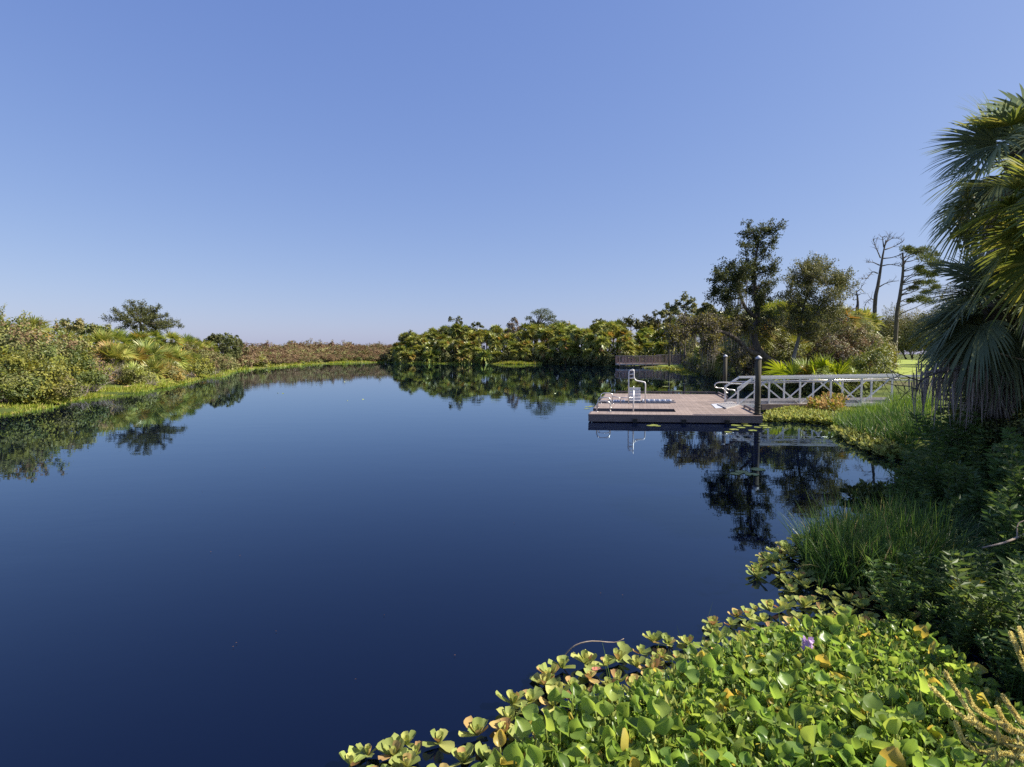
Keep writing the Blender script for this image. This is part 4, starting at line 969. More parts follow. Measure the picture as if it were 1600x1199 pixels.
# ------------------------------------------------------------------ cove behind the dock
g = np.random.default_rng(77)
cove = 'cabbage palms around the cove'
for k in range(64):
    px = 992 + (k * 5.9 + g.uniform(-6, 6)) ; rowk = k % 3
    d0 = np.interp(px, [985, 1082, 1094, 1130, 1160, 1380], [113, 113, 72, 58, 52, 50])
    Y = d0 + (2, 9, 18)[rowk] + g.uniform(-2, 3)
    fr = (.5, .8, 1.0)[rowk]; basepy = 553 + 2.2 * FPX / Y
    top = basepy - (basepy - np.interp(px, sky_px, sky_py) - 3) * fr * g.uniform(.88, 1.03)
    if px > 1345: continue
    zn = 'behind the fishing pier' if px < 1085 else ('behind the low oak limb' if px < 1165 else ('between the leaning oak and the spiky-topped tree' if px < 1240 else 'behind the spiky-topped tree'))
    put_palm(FARP if Y > 85 else MIDP if rowk < 2 else FARP, px, top, Y, ('low shoreline palm ', 'mid-height palm ', 'tall palm with its head on the skyline ')[rowk] + zn, cove)
belt('undergrowth', [(XW(985, 111), 111), (XW(1078, 111), 111), (XW(1096, 80), 80), (XW(1108, 69), 69), (XW(1135, 58), 58), (XW(1180, 50), 50), (XW(1300, 46), 46), (XW(1340, 44), 44)], 2.6, 6.0, 1500, 30, .5, .26, .15, [M['olive'], M['moss'], M['yellowgreen'], M['oak']], label='tangled undergrowth around the cove behind the dock', seed=4)
belt('undergrowth', [(16.2, 36.5), (16.6, 33), (16.2, 29), (18.4, 28.6)], 1.3, 4.0, 620, 40, .28, .13, .07, [M['shade_leaf'], M['green'], M['olive']], label='leafy ground growth on the bank behind the gangway', seed=5)
belt('undergrowth', [(XW(985, 121), 121), (XW(1085, 120), 120), (XW(1104, 84), 84), (XW(1165, 66), 66)], 6.0, 6.0, 700, 30, .7, .36, .2, [M['oak'], M['olive'], M['shade_leaf']], label='tangled growth between the palms behind the pier', seed=14)
for k, (px, py, r, Y, lab) in enumerate(((1070, 472, 14, 92, 'open-crowned oak above the palms behind the pier'), (1046, 484, 10, 100, 'small dark oak crown left of the open-crowned oak'), (1104, 482, 9, 88, 'thin oak crown between the open-crowned oak and the leaning oak'),
        (1012, 503, 11, 124, 'rounded dark crown just past the pier end'), (1028, 496, 11, 122, 'domed crown above the middle of the pier'), (1060, 494, 13, 118, 'broad crown under the open-crowned oak'), (1086, 492, 12, 96, 'dense crown right of the open-crowned oak'), (1116, 495, 12, 80, 'dense crown touching the leaning oak'))):
    px_tree('oak_tree', lab, 'oak', Y, [(px, 575), (px, 530), (px + 1, py + 8)], [(px - r * .8, py + 3, r * .5), (px - r * .2, py - r * .55, r * .55), (px + r * .7, py - r * .1, r * .5), (px + r * 1.2, py + r * .5, r * .4), (px - r * 1.2, py + r * .7, r * .45), (px, py + r * .6, r * .6)], 24, .36, .2, [M['oak'], M['olive']], .2, seed=80 + k, nclump=8)

# leaning live oak behind the dock
Yo = 41.0; b = np.array(onground(XW(1236, Yo), Yo)); g = np.random.default_rng(9)
oak = thing('live_oak', 'tall leaning live oak with a low arching limb and hanging moss', 'oak', b)
B = MB(); tips = []; moss_at = []
def Q(px, py, dy=0): return PB(px, py, Yo + dy, b)
main = limb(B, [[.2, .2, -.3], Q(1228, 577), Q(1205, 566, -.3), Q(1186, 548, -.5), Q(1178, 522, -.4), Q(1184, 497, 0), Q(1182, 470, .2), Q(1178, 440, .3), Q(1180, 410, .1), Q(1186, 375, 0)], .34, .06, 8)
fork = limb(B, [Q(1184, 497), Q(1172, 490, -.4), Q(1162, 476, -.8), Q(1156, 458, -1), Q(1150, 440, -1.1), Q(1143, 424, -1)], .17, .03)
low = limb(B, [Q(1190, 556, -.4), Q(1168, 548, -1.2), Q(1148, 528, -2), Q(1122, 518, -2.6), Q(1092, 517, -3), Q(1070, 526, -3.2), Q(1050, 540, -3.3)], .22, .04, 7)
low2 = limb(B, [Q(1120, 518, -2.6), Q(1112, 534, -3), Q(1106, 550, -3.2)], .09, .03)
limbs = [
    [Q(1178, 440, .3), Q(1168, 415), Q(1164, 385, -.5)], [Q(1180, 420), Q(1194, 400, .4), Q(1207, 368, .3)], [Q(1179, 430), Q(1196, 424, -.5), Q(1210, 412, -.6)], [Q(1180, 450), Q(1195, 448, .4), Q(1206, 438, .8)],
    [Q(1186, 380), Q(1178, 366), Q(1170, 362)], [Q(1186, 378), Q(1196, 362, .3), Q(1210, 358, .2)], [Q(1180, 460), Q(1170, 452, .8), Q(1164, 440, 1)], [Q(1182, 470), Q(1192, 470, -.5), Q(1200, 462, -.6)],
    [Q(1156, 458, -1), Q(1140, 452, -1.5), Q(1126, 440, -1.6), Q(1120, 432, -1.4)], [Q(1158, 466, -.9), Q(1140, 468, -1), Q(1124, 464, -1), Q(1110, 458, -.9)], [Q(1152, 444, -1), Q(1138, 432, -.5), Q(1132, 420, -.2)], [Q(1150, 440, -1), Q(1160, 428, -1.4), Q(1163, 418, -1.5)],
    [Q(1165, 480, -.6), Q(1146, 486, -1), Q(1132, 482, -1.3)], [Q(1170, 488, -.5), Q(1158, 500, -1), Q(1140, 505, -1.2)], [Q(1180, 520, -.4), Q(1165, 515, -.8), Q(1150, 512, -1)], [Q(1184, 500), Q(1196, 505, -.6), Q(1206, 515, -.8)],
    [Q(1122, 518, -2.6), Q(1110, 508, -2.8), Q(1098, 503, -3)], [Q(1092, 517, -3), Q(1080, 506, -3), Q(1066, 508, -3.2)], [Q(1148, 528, -2), Q(1136, 512, -2.2), Q(1126, 506, -2)], [Q(1070, 526, -3.2), Q(1056, 522, -3.4), Q(1046, 528, -3.6)], [Q(1168, 548, -1.2), Q(1158, 560, -1.8), Q(1146, 566, -2)]]
for pts in limbs + [main[-14:], fork[-8:], low[6:], low2]:
    p = limb(B, pts, .05, .015, 4) if len(pts) < 5 else np.array(pts)
    for q in p[2:]:
        for j in range(4):
            d = unit(1, g)[0] + [0, 0, .25]
            grow(B, tips, q, d, g.uniform(.3, .75), .016, 0, 1, 3, .8, .2, .02, .6, g, 3, 3)
for q in list(low[4:]) + list(low2) + list(fork[6:14]) + list(main[10:24:2]):
    moss_at.append(q)
F_ = MB(); zc = ZP(497, Yo) - b[2]; leaf_cloud(F_, [t for t in tips if t[2] > zc], 8, .10, .14, .08, g, up=.15, nm=2, skip=.2)
V_ = MB(); leaf_cloud(V_, [t for t in tips if t[2] <= zc], 7, .13, .15, .085, g, up=.15, nm=3, skip=.1); V_.build('sunlit_foliage', [M['olive'], M['yellowgreen'], M['moss']], oak)  # low tips get lighter leaf colours that stand in for sunlight
B.build('trunk', M['bark'], oak); F_.build('crown', [M['oak'], M['oak']], oak)
mo = MB(); A0 = np.array(moss_at); A1 = np.repeat(A0, 12, 0) + g.normal(0, .22, (len(A0) * 12, 3)); n = len(A1)
mo.strips(A1, np.stack([g.normal(0, .1, n), g.normal(0, .1, n), -np.ones(n)], 1), g.uniform(.3, 1.1, n), .05, .05, 3, g=g); setting(mo.build('moss', M['moss'], oak), 'stuff')

# brush that fills the space below the oak
for k, (px, Y, rad, ms, lab, sp) in enumerate((
        (1104, 74, (2.4, 1.8, 1.5), ('olive', 'moss', 'yellowgreen'), 'pale tangled brush below the low oak limb', 8), (1128, 61, (1.8, 1.6, 1.4), ('olive', 'oak_brown'), 'brownish brush behind the far dock pile', 8), (1103, 92, (2.4, 2, 2.0), ('yellowgreen', 'olive'), 'leafy bush at the shore end of the fishing pier', 8),
        (1158, 52, (1.5, 1.2, 1.0), ('shade_leaf', 'green'), 'dark leafy bush at the foot of the leaning oak', 4), (1195, 46, (2.2, 1.8, 2.0), ('oak_brown', 'moss', 'olive'), 'tawny brush behind the leaning oak trunk', 8), (1215, 43, (1.8, 1.6, 2.3), ('olive', 'yellowgreen'), 'olive bush between the leaning oak and the spiky-topped tree', 10),
        (1165, 47, (1.9, 1.7, 2.5), ('olive', 'shade_leaf', 'moss'), 'tall vine-hung brush under the leaning oak crown', 8), (1330, 46, (2.0, 1.8, 2.3), ('oak_brown', 'olive'), 'rusty brush behind the yellow-green bush', 9), (1302, 44, (1.8, 1.6, 1.9), ('moss', 'olive', 'oak_brown'), 'grey-pink brush under the spiky-topped tree', 8))):
    put_bush(dict(name='brush', rad=rad, nclump=int(90 + 25 * rad[0] * rad[2]), per=40, clump_r=.34, L=.16, Wd=.085, mats=[M[q] for q in ms], seed=20 + k, spikes=sp, stems=5), px, Y, lab)
# golden palm by the oak
put_palm(MIDP, 1182, 486, 43, 'palm with an orange dead skirt beside the leaning oak', cove); put_palm(MIDP, 1222, 449, 46, 'tall palm behind the leaning oak with gold fans', cove); put_palm(MIDP, 1203, 456, 48, 'tall dark-green palm against the sky beside the leaning oak', cove); put_palm(MIDP, 1318, 470, 48, 'palm half hidden by the spiky-topped tree', cove)

# spiky-topped tree with a pale trunk
Yt = 40.0; b = np.array(onground(XW(1238, Yt), Yt)); g = np.random.default_rng(12)
tt = thing('willow_tree', 'spiky-topped bushy tree with a pale leaning trunk behind the gangway', 'tree', b)
B = MB(); tips = []
def Q(px, py, dy=0): return PB(px, py, Yt + dy, b)
tm = limb(B, [[0, 0, -.2], Q(1241, 556), Q(1249, 525), Q(1252, 500), Q(1258, 470), Q(1266, 440)], .15, .05, 7)
tm2 = limb(B, [Q(1250, 515), Q(1266, 500, -.6), Q(1286, 478, -1), Q(1300, 455, -1)], .08, .03)
ends = [(1222, 470), (1230, 452), (1240, 440), (1250, 428), (1260, 420), (1272, 414), (1282, 416), (1292, 424), (1300, 436), (1312, 446), (1322, 438), (1326, 452), (1318, 466), (1228, 490), (1222, 508), (1240, 470), (1255, 450), (1270, 440), (1286, 448), (1300, 470), (1315, 485), (1325, 500), (1306, 505), (1290, 490), (1275, 475), (1262, 500), (1245, 500), (1280, 515), (1300, 525), (1318, 520), (1265, 525), (1235, 520), (1268, 462), (1280, 432)]
for px, py in ends:
    e = Q(px, py, g.uniform(-1.8, 1.8)); allp = np.concatenate([tm[4:], tm2[2:]]); s = allp[np.argmin(np.linalg.norm(allp - e, axis=1) + 3 * np.maximum(0, allp[:, 2] - e[2] + .2))]
    p = limb(B, [s, (s + e) / 2 + [0, 0, -.05], e], .035, .01, 4)
    for q in p[2:]:
        for j in range(4): grow(B, tips, q, unit(1, g)[0] * .8 + [0, 0, .8], g.uniform(.35, .85), .013, 0, 1, 3, .6, .15, .05, .6, g, 3, 3)
F_ = MB(); leaf_cloud(F_, tips, 5, .09, .14, .065, g, up=.3, nm=3, skip=.2)
B.build('trunk', M['bark_pale'], tt); F_.build('crown', [M['olive'], M['oak'], M['olive']], tt)

# dead pines and the living pine behind the field
Yd = 72.0
def z5(x, y): return (1200 + x / 4.283, 340 + y / 4.283)
def snag(name, label, base_px, trunk, limbs, r0, seed, twig=2, cat='dead tree'):
    g = np.random.default_rng(seed); b = np.array(onground(XW(base_px, Yd), Yd)); t = thing(name, label, cat, b); B = MB()
    p = limb(B, [[0, 0, -.3]] + [PB(*z5(*q), Yd, b) for q in trunk], r0, r0 * .22, 8)
    for l in limbs:
        pts = [PB(*z5(*q), Yd + (0 if i == 0 else g.uniform(-.8, .8)), b) for i, q in enumerate(l)]
        q = limb(B, pts, r0 * .3, r0 * .07, 5)
        for k in range(3, len(q)):
            for j in range(twig): grow(B, [], q[k], (q[k] - q[k - 1]) * 3 + unit(1, g)[0] * .9 + [0, 0, .25], g.uniform(.35, 1.0), .035, 0, 1, 2, .6, .15, .04, .6, g, 3, 4, .3)
    B.build('trunk', M['bark_dead'], t); return t
snag('dead_pine', 'tall leafless dead pine with crooked bare limbs against the sky', 1366, [(715, 590), (735, 460), (748, 380), (762, 290), (775, 220), (790, 150)],
     [[(745, 320), (700, 300), (660, 302)], [(735, 375), (700, 365), (665, 405), (630, 412)], [(752, 270), (735, 230), (715, 185), (705, 150)], [(770, 275), (830, 268), (880, 250)], [(760, 325), (820, 315), (890, 330)], [(745, 465), (790, 440), (840, 428)], [(785, 215), (840, 195), (900, 165)], [(790, 165), (830, 140), (870, 140)], [(775, 200), (768, 150), (765, 130)], [(782, 190), (800, 150), (815, 120)], [(715, 560), (690, 545), (655, 575)]], .27, 31)
snag('dead_snag', 'short broken snag with stubby bare limbs left of the dead pine', 1340, [(597, 640), (601, 580), (598, 530), (590, 490)], [[(600, 545), (575, 555)], [(598, 520), (560, 505), (535, 488)], [(596, 495), (620, 478), (628, 455)], [(600, 600), (570, 612)], [(602, 520), (625, 510)]], .25, 32, 1)
g = np.random.default_rng(33); b = np.array(onground(XW(1398, Yd), Yd)); t = thing('pine_tree', 'living pine with one-sided flat needle clumps beside the dead pine', 'pine tree', b); B = MB(); F_ = MB()
p = limb(B, [[0, 0, -.3]] + [PB(*z5(*q), Yd, b) for q in ((862, 660), (880, 540), (900, 400), (905, 300), (900, 235))], .27, .09, 8)
for (x, y, r) in ((925, 215, 38), (965, 232, 34), (1005, 235, 44), (1055, 222, 46), (1105, 258, 44), (1040, 285, 50), (1095, 300, 44), (1140, 320, 34), (1000, 345, 36), (1050, 375, 46), (1105, 385, 40), (1145, 360, 30), (1090, 440, 36), (1120, 470, 30), (980, 478, 28), (1020, 545, 40), (1080, 555, 44), (960, 560, 26), (1060, 500, 26), (1010, 440, 26)):
    c = PB(*z5(x, y), Yd + g.uniform(-2, 2), b); rr = r / 4.283 * Yd / FPX
    s = p[np.argmin(np.abs(p[:, 2] - (c[2] - .06 * (c[0] - p[-1][0]) - .3)))]
    s = p[np.argmin(np.abs(p[:, 2] - (c[2] - g.uniform(.5, 2.2))))]; limb(B, [s, s * .7 + c * .3 + [0, g.normal(0, .2), g.uniform(-.1, .25)], s * .35 + c * .65 + [0, g.normal(0, .2), g.uniform(-.25, .2)], c], .07, .02, 5)
    pine_clumps(F_, [c + g.normal(0, .25, 3) * [1, 1, .5] * rr for _ in range(3)], 130, rr * .85, .36, g, .55)
for (x0, y0, x1, y1) in ((902, 330, 880, 300), (902, 450, 985, 425), (893, 520, 1010, 480), (903, 290, 885, 250)):
    a = PB(*z5(x0, y0), Yd, b); c = PB(*z5(x1, y1), Yd + g.uniform(-1, 1), b); q = limb(B, [a, (a + c) / 2 + [0, 0, -.1], c], .07, .02, 4)
    for k in range(2, len(q)): grow(B, [], q[k], (c - a) * .4 + unit(1, g)[0], .6, .025, 0, 0, 0, g=g, sides=3, nseg=3)
B.build('trunk', M['bark_dead'], t); F_.build('crown', M['pine'], t)
# growth around the field
for k, (px, Y, rad, ms, lab, L_) in enumerate((
        (1360, 34, (1.45, 1.3, 1.4), ('yellowgreen', 'green'), 'bright yellow-green bush standing behind the gangway', .12), (1362, 56, (2.0, 2.0, 2.3), ('yellowgreen', 'olive'), 'sunlit yellow-green tree beside the mown field', .2), (1352, 52, (2.0, 1.8, 2.4), ('oak', 'olive'), 'dark bush below the short broken snag', .17),
        (1420, 196, (11, 8, 8.5), ('olive', 'yellowgreen'), 'olive trees closing the far side of the field', .4), (1462, 190, (11, 8, 9.0), ('olive', 'pine'), 'tall olive thicket past the field behind the palm fans', .4), (1385, 200, (11, 8, 8.0), ('olive', 'oak'), 'thicket behind the field below the pine', .4), (1530, 95, (9, 6, 6.5), ('olive', 'green'), 'green thicket past the field behind the drooping palm', .4), (1600, 80, (8, 6, 6), ('green', 'olive'), 'green thicket at the frame edge past the field', .36))):
    put_bush(dict(name='bush', rad=rad, nclump=int(110 + 20 * min(rad[0], 4) * rad[2]), per=40, clump_r=.26 * rad[0] ** .8, L=L_, Wd=L_ * .55, mats=[M[q] for q in ms], seed=40 + k, spikes=8, stems=5), px, Y, lab)
# young fan palms behind the gangway
PLM = []
for k, (px, top, Y, lab) in enumerate(((1270, 533, 31.0, 'young backlit fan palm with upright lime fans behind the gangway'), (1306, 540, 30.5, 'second lime-green fan palm, lower and wider, behind the gangway'))):
    r = palm('fan_palm', .25, 12, 26, 1, lab, pet=1.3, Lb=.95, deadn=3, yellow=.12, mats=[M['palm_lime'], M['palm_yellow']], trunk_r=.1, low=8, seed=200 + k, top=84)
    X = XW(px, Y); r.location = onground(X, Y); s = (ZP(top, Y) - gz(X, Y)) / 2.25; r.scale = (s, s, s)

# ------------------------------------------------------------------ big palms on the near bank
def near_palm(label, crown, H, nfr, seed, mats, pet, Lb, low, deadn=0, yellow=0, skirt=None, deadmat='palm_grey', top=80, dr=.08):
    g = np.random.default_rng(seed); X, Y, Z = crown
    b = np.array([X, Y, gz(X, Y)]); t = thing('cabbage_palm', label, 'palm tree', b, group='big cabbage palms on the near bank'); C = np.array([0, 0, Z - b[2]])
    tr = MB(); pth = smoothpath([[g.normal(0, .2), g.normal(0, .2), -.2], C * [1, 1, .5] + g.normal(0, .06, 3), C], 8); tr.tube(pth, .19 * (1 + .1 * g.normal(size=len(pth))), 12)
    for k in range(int(C[2] * 14)):
        q = g.uniform(.1, 1); c = np.array([np.interp(q * C[2], pth[:, 2], pth[:, i]) for i in range(3)]); az = k * 2.4; dd = np.array([math.cos(az), math.sin(az), 1.2]); tr.beam(c + dd * [.14, .14, 0], c + dd * [.30, .30, .2], .08, .03)
    tr.build('trunk', M['trunk_palm'], t)
    cr = MB()
    for i in range(nfr):
        q = (i + .5) / nfr; el = R(top - (top - low) * q ** .9 + g.normal(0, 7)); az = i * 2.399 + g.normal(0, .2)
        bel = el - R(10 + 24 * q + g.normal(0, 9)); mi = 1 if g.uniform() < yellow else 0
        fan(cr, C + [0, 0, g.uniform(-.35, .1)], az, el, pet * g.uniform(.8, 1.15) * (.6 + .4 * min(1, q * 2)), Lb * g.uniform(.88, 1.12), 46, R(g.uniform(95, 128)), bel, (dr + .34 * q) * g.uniform(.6, 1.3), 2, mi, g, fold=.35)
    cr.build('crown', mats, t)
    if deadn:
        d = MB()
        for i in range(deadn):
            az = g.uniform(0, 6.28); fan(d, C - [0, 0, g.uniform(.1, .75)], az, R(g.uniform(-88, -42)), pet * g.uniform(.7, 1.1), Lb * g.uniform(.8, 1.1), 26, R(g.uniform(16, 48)), R(-88) + g.normal(0, .10), .12, 2, 0, g, w=.045)
        d.build('dead_fronds', M[deadmat], t)
    return t
YA = 11.6; cA = P(1599, 238, YA); near_palm('tallest palm at the frame edge with dark fans spread against the sky', cA, 0, 33, 301, [M['palm_near'], M['palm_lit']], .95, 1.05, -58, 10, .08)
YB = 11.0; cB = P(1562, 470, YB); near_palm('low drooping palm with a grey skirt of dead fronds by the water', cB, 0, 30, 302, [M['palm_near'], M['palm_near']], .75, 1.05, -58, 30, 0, top=62, dr=.2)
YC = 8.6; cC = P(1690, 318, YC); near_palm('palm reaching into the frame with gold-tipped sunlit fans', cC, 0, 26, 303, [M['palm_lit'], M['palm_lit']], .85, .95, -40, 8, .3)
cD = P(1690, 520, 12.6); near_palm('shaded palm behind the drooping palm at the frame edge', cD, 0, 26, 304, [M['palm_near'], M['palm_near']], .9, 1.2, -55, 20, 0)
for k, (x, y, rad, z0, lab) in enumerate(((18.5, 14.6, (3.0, 2.2, 2.6), 2.6, 'tall shade tree past the frame edge beyond the palms'), (11.2, 7.2, (2.4, 2.0, 1.9), 2.5, 'broad shade tree past the frame edge beside the inlet'), (9.6, 5.6, (1.7, 1.3, 1.5), 2.6, 'smaller shade tree past the frame edge near the seed spikes'))):  # the tall tree is unseen, added to put the bank sedge in shade
    r = bush(name='shade_tree', rad=rad, nclump=64, per=40, clump_r=.36, L=.14, Wd=.07, mats=[M['green'], M['oak']], label=lab, cat='tree', seed=90 + k, z0=z0, stems=3, zmin=-.8); r.location = onground(x, y)
# more palms and trees stand beyond the frame on the sunny side; only their shadows and their edge fans are seen
SHK = Kind([palm('cabbage_palm', 3.6, 28, 26, 1, 'palm', pet=1.0, Lb=1.2, deadn=10, mats=[M['palm_near'], M['palm_lit']], seed=400 + k) for k in range(2)])
for x, y, s, lab in ((12.5, 8.6, 1.1, 'palm past the frame edge near the shaded weeds'),):
    SHK.place(onground(x, y), None, s, lab, 'palm tree', 'big cabbage palms on the near bank')

# hanging leafy vine and dead stalks
g = np.random.default_rng(55)
v0 = P(1500, 305, 11.0); vt = thing('hanging_vine', 'leafy vine hanging from the tallest palm against the sky', 'vine', v0); B = MB(); F_ = MB()
for k in range(4):
    s = np.array([g.uniform(-.12, .25), g.uniform(-.2, .2), g.uniform(-.1, .15)]); ln = g.uniform(.6, 1.15); e = s + [g.normal(0, .05), 0, -ln]
    p = smoothpath([s, (s + e) / 2 + g.normal(0, .05, 3), e], 8); B.tube(p, .006, 4); T = [np.concatenate([q, [0, 0, -1.0]]) for q in p]; leaf_cloud(F_, T, 6, .05, .10, .07, g, up=-.1)
p = smoothpath([[.25, .1, .1], [.7, .3, .35], [1.0, .5, .5]], 4); B.tube(p, .008, 4)
B.build('stem', M['bark'], vt); F_.build('leaves', M['green'], vt)
dl = P(1432, 590, 10.6); dlo = thing('dead_limb', 'bare drooping dead limb with thin twigs in front of the gangway', 'dead branch', dl); B = MB()
def Q(px, py, Y=10.6): return P(px, py, Y) - dl
lp1 = limb(B, [Q(1600, 570, 10.8), Q(1545, 571), Q(1500, 577), Q(1466, 582), Q(1440, 594), Q(1433, 612)], .035, .010, 6)
lp2 = limb(B, [Q(1440, 596), Q(1415, 588), Q(1392, 579), Q(1378, 566)], .012, .004, 4); lp3 = limb(B, [Q(1434, 610), Q(1420, 604), Q(1398, 602), Q(1372, 596)], .010, .004, 4)
for p in (lp1, lp2, lp3):
    for q in p[2::2]:
        for j in range(2): grow(B, [], q, [g.normal(0, .6), g.normal(0, .6), -.5], g.uniform(.15, .5), .007, 0, 1, 2, .6, .2, -.05, .6, g, 3, 3)
B.build('wood', M['bark_dead'], dlo)
st = P(1552, 549, 10.2); so_ = thing('bare_stalk', 'pale straight stalk slanting out of the drooping palm', 'stalk', st); B = MB(); limb(B, [[0, 0, 0], P(1580, 558, 10.2) - st, P(1640, 572, 10.2) - st], .014, .016, 6); B.build('stem', M['deadwood'], so_)
hs_ = P(1517, 585, 10.8); ho = thing('dead_frond_curtain', 'curtain of long grey dead fronds hanging under the drooping palm', 'dead fronds', hs_); B = MB()
n = 230; c = np.stack([g.uniform(-.75, .65, n), g.uniform(-.4, .6, n), g.uniform(-.28, .30, n)], 1)
cl = np.array([-.72, -.55, -.32, -.18, .02, .14, .34, .5, .6])[g.integers(0, 9, n)]; c[:, 0] = cl + g.normal(0, .075, n)
B.strips(c, np.stack([g.normal(0, .10, n), g.normal(0, .1, n), -np.ones(n)], 1), g.uniform(.25, .85, n), .035, 0, 4, g=g)
limb(B, [[-.8, .1, .02], [-.2, .15, .12], [.3, .1, .1], [.75, .2, .14]], .03, .02)
B.build('fronds', M['palm_grey'], ho)

# ------------------------------------------------------------------ shrubs of the near bank
for k, (x, y, rad, ms, lab, L_) in enumerate((
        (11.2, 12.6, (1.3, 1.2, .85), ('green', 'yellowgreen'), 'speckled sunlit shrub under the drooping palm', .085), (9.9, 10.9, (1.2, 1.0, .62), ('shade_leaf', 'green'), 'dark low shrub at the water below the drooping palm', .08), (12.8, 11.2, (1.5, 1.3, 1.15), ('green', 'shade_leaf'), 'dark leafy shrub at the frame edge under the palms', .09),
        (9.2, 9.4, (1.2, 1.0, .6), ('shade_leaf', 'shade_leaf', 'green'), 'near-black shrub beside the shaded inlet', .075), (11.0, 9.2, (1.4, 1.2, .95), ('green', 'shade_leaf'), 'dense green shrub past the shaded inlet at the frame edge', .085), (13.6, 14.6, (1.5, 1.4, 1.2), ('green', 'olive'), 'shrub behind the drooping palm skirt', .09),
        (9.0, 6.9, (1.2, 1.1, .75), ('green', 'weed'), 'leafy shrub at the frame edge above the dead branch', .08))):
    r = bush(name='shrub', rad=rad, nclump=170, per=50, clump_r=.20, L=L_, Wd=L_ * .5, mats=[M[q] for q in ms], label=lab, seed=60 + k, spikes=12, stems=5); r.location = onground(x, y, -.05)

# ------------------------------------------------------------------ sedges
def poly_pts(poly, n, g, z=0.0, world=False):
    p = np.array([W(a, b, z)[:2] for a, b in poly]) if not world else np.array(poly, float)
    lo, hi = p.min(0), p.max(0); out = []
    while len(out) < n:
        q = g.uniform(lo, hi, (n * 2, 2)); ins = np.zeros(len(q), bool)
        for (ax, ay), (bx, by) in zip(p, np.roll(p, -1, 0)):
            ins ^= ((ay > q[:, 1]) != (by > q[:, 1])) & (q[:, 0] < (bx - ax) * (q[:, 1] - ay) / (by - ay + 1e-12) + ax)
        out += list(q[ins])
    return np.array(out[:n])
def sedge(name, poly, n, hgt, w, label, mat, seed, lean=(0, 0), droop=(.1, .6), tuft=.16, k=6):
    g = np.random.default_rng(seed); c0 = poly_pts(poly, max(12, n // 26), g); c = c0[g.integers(0, len(c0), n)] + g.normal(0, tuft, (n, 2)) * .5
    z = np.maximum(land(c[:, 0], c[:, 1]), 0) - .05; mb = MB()
    mb.strips(np.c_[c, z], np.stack([g.normal(lean[0], .28, n), g.normal(lean[1], .28, n), np.ones(n)], 1), hgt * g.uniform(.5, 1.15, n), w * g.uniform(.6, 1.3, n), g.uniform(*droop, n), k, g=g)
    o = mb.build(name, mat); return setting(o, 'stuff', label)
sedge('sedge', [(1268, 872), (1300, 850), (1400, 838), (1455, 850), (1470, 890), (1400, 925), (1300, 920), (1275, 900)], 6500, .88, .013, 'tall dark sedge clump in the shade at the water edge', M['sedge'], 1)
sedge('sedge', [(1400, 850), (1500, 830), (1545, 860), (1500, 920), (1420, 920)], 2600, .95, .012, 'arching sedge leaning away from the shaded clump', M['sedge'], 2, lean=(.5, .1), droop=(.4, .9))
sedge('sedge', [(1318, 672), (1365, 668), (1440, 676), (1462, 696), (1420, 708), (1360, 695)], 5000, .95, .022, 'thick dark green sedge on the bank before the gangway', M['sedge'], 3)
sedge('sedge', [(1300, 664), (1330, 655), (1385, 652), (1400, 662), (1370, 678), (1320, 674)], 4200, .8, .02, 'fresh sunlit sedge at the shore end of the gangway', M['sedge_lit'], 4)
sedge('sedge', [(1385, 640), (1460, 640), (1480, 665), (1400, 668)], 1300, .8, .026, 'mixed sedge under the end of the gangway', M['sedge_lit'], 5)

# ------------------------------------------------------------------ floating plants
def spaced(pts, dmin):
    keep = []
    cell = {}
    for p in pts:
        c = (int(p[0] // dmin), int(p[1] // dmin)); ok = True
        for i in (-1, 0, 1):
            for j in (-1, 0, 1):
                for q in cell.get((c[0] + i, c[1] + j), ()):
                    if (q[0] - p[0]) ** 2 + (q[1] - p[1]) ** 2 < dmin * dmin: ok = False
        if ok: cell.setdefault(c, []).append(p); keep.append(p)
    return keep
def blade_grid(L, Wd, cup, bend, nl=6, nw=5, p=.75, trunc=0.0, wavy=0.0, g=None):
    s = np.linspace(0, 1, nl); t = np.linspace(-1, 1, nw); S, T = np.meshgrid(s, t, indexing='ij')
    if trunc: hw = Wd * (.16 + .84 * S ** .8) * np.where(S > .9, .82, 1)
    else: hw = Wd * np.maximum(np.sin(math.pi * (S * .93 + .07) ** p), .04) ** .75
    x = L * S; y = hw * T; z = cup * Wd * T ** 2 + bend * L * S ** 2
    if trunc: x = x - L * .10 * T ** 2 * S
    if wavy: z = z + wavy * L * np.sin(T * 5 + g.uniform(0, 6)) * S
    i = np.arange(nl * nw).reshape(nl, nw)
    return np.stack([x, y, z], -1).reshape(-1, 3), np.stack([i[:-1, :-1], i[1:, :-1], i[1:, 1:], i[:-1, 1:]], -1).reshape(-1, 4)
def hyacinth(seed):
    g = np.random.default_rng(seed); root = thing('water_hyacinth', 'water hyacinth', 'water hyacinth'); lb = MB(); st = MB()
    n = int(g.integers(9, 13))
    for k in range(n):
        az = k * 2.399 + g.normal(0, .3); out = g.uniform(.04, .17) * (.4 + .9 * k / n); h = g.uniform(.10, .25) * (1.1 - .35 * k / n)
        ca, sa = math.cos(az), math.sin(az); tip = np.array([ca * out, sa * out, h]); mid = np.array([ca * out * .75, sa * out * .75, h * .45])
        st.tube(smoothpath([[ca * .015, sa * .015, -.04], mid, tip], 3), [.008, .011, .012, .010, .007, .006, .005], 5)
        L = g.uniform(.045, .105); v, f = blade_grid(L, L * g.uniform(.44, .56), g.uniform(.2, .85), g.uniform(-.5, .2))
        A = rotm(az + g.normal(0, .6), g.uniform(R(5), R(100)), g.normal(0, .55)); lb.add(v @ A.T + tip, f)
    lb.build('leaves', M['hyacinth'], root, smooth=True); st.build('stalks', M['petiole'], root, smooth=True)
    return root
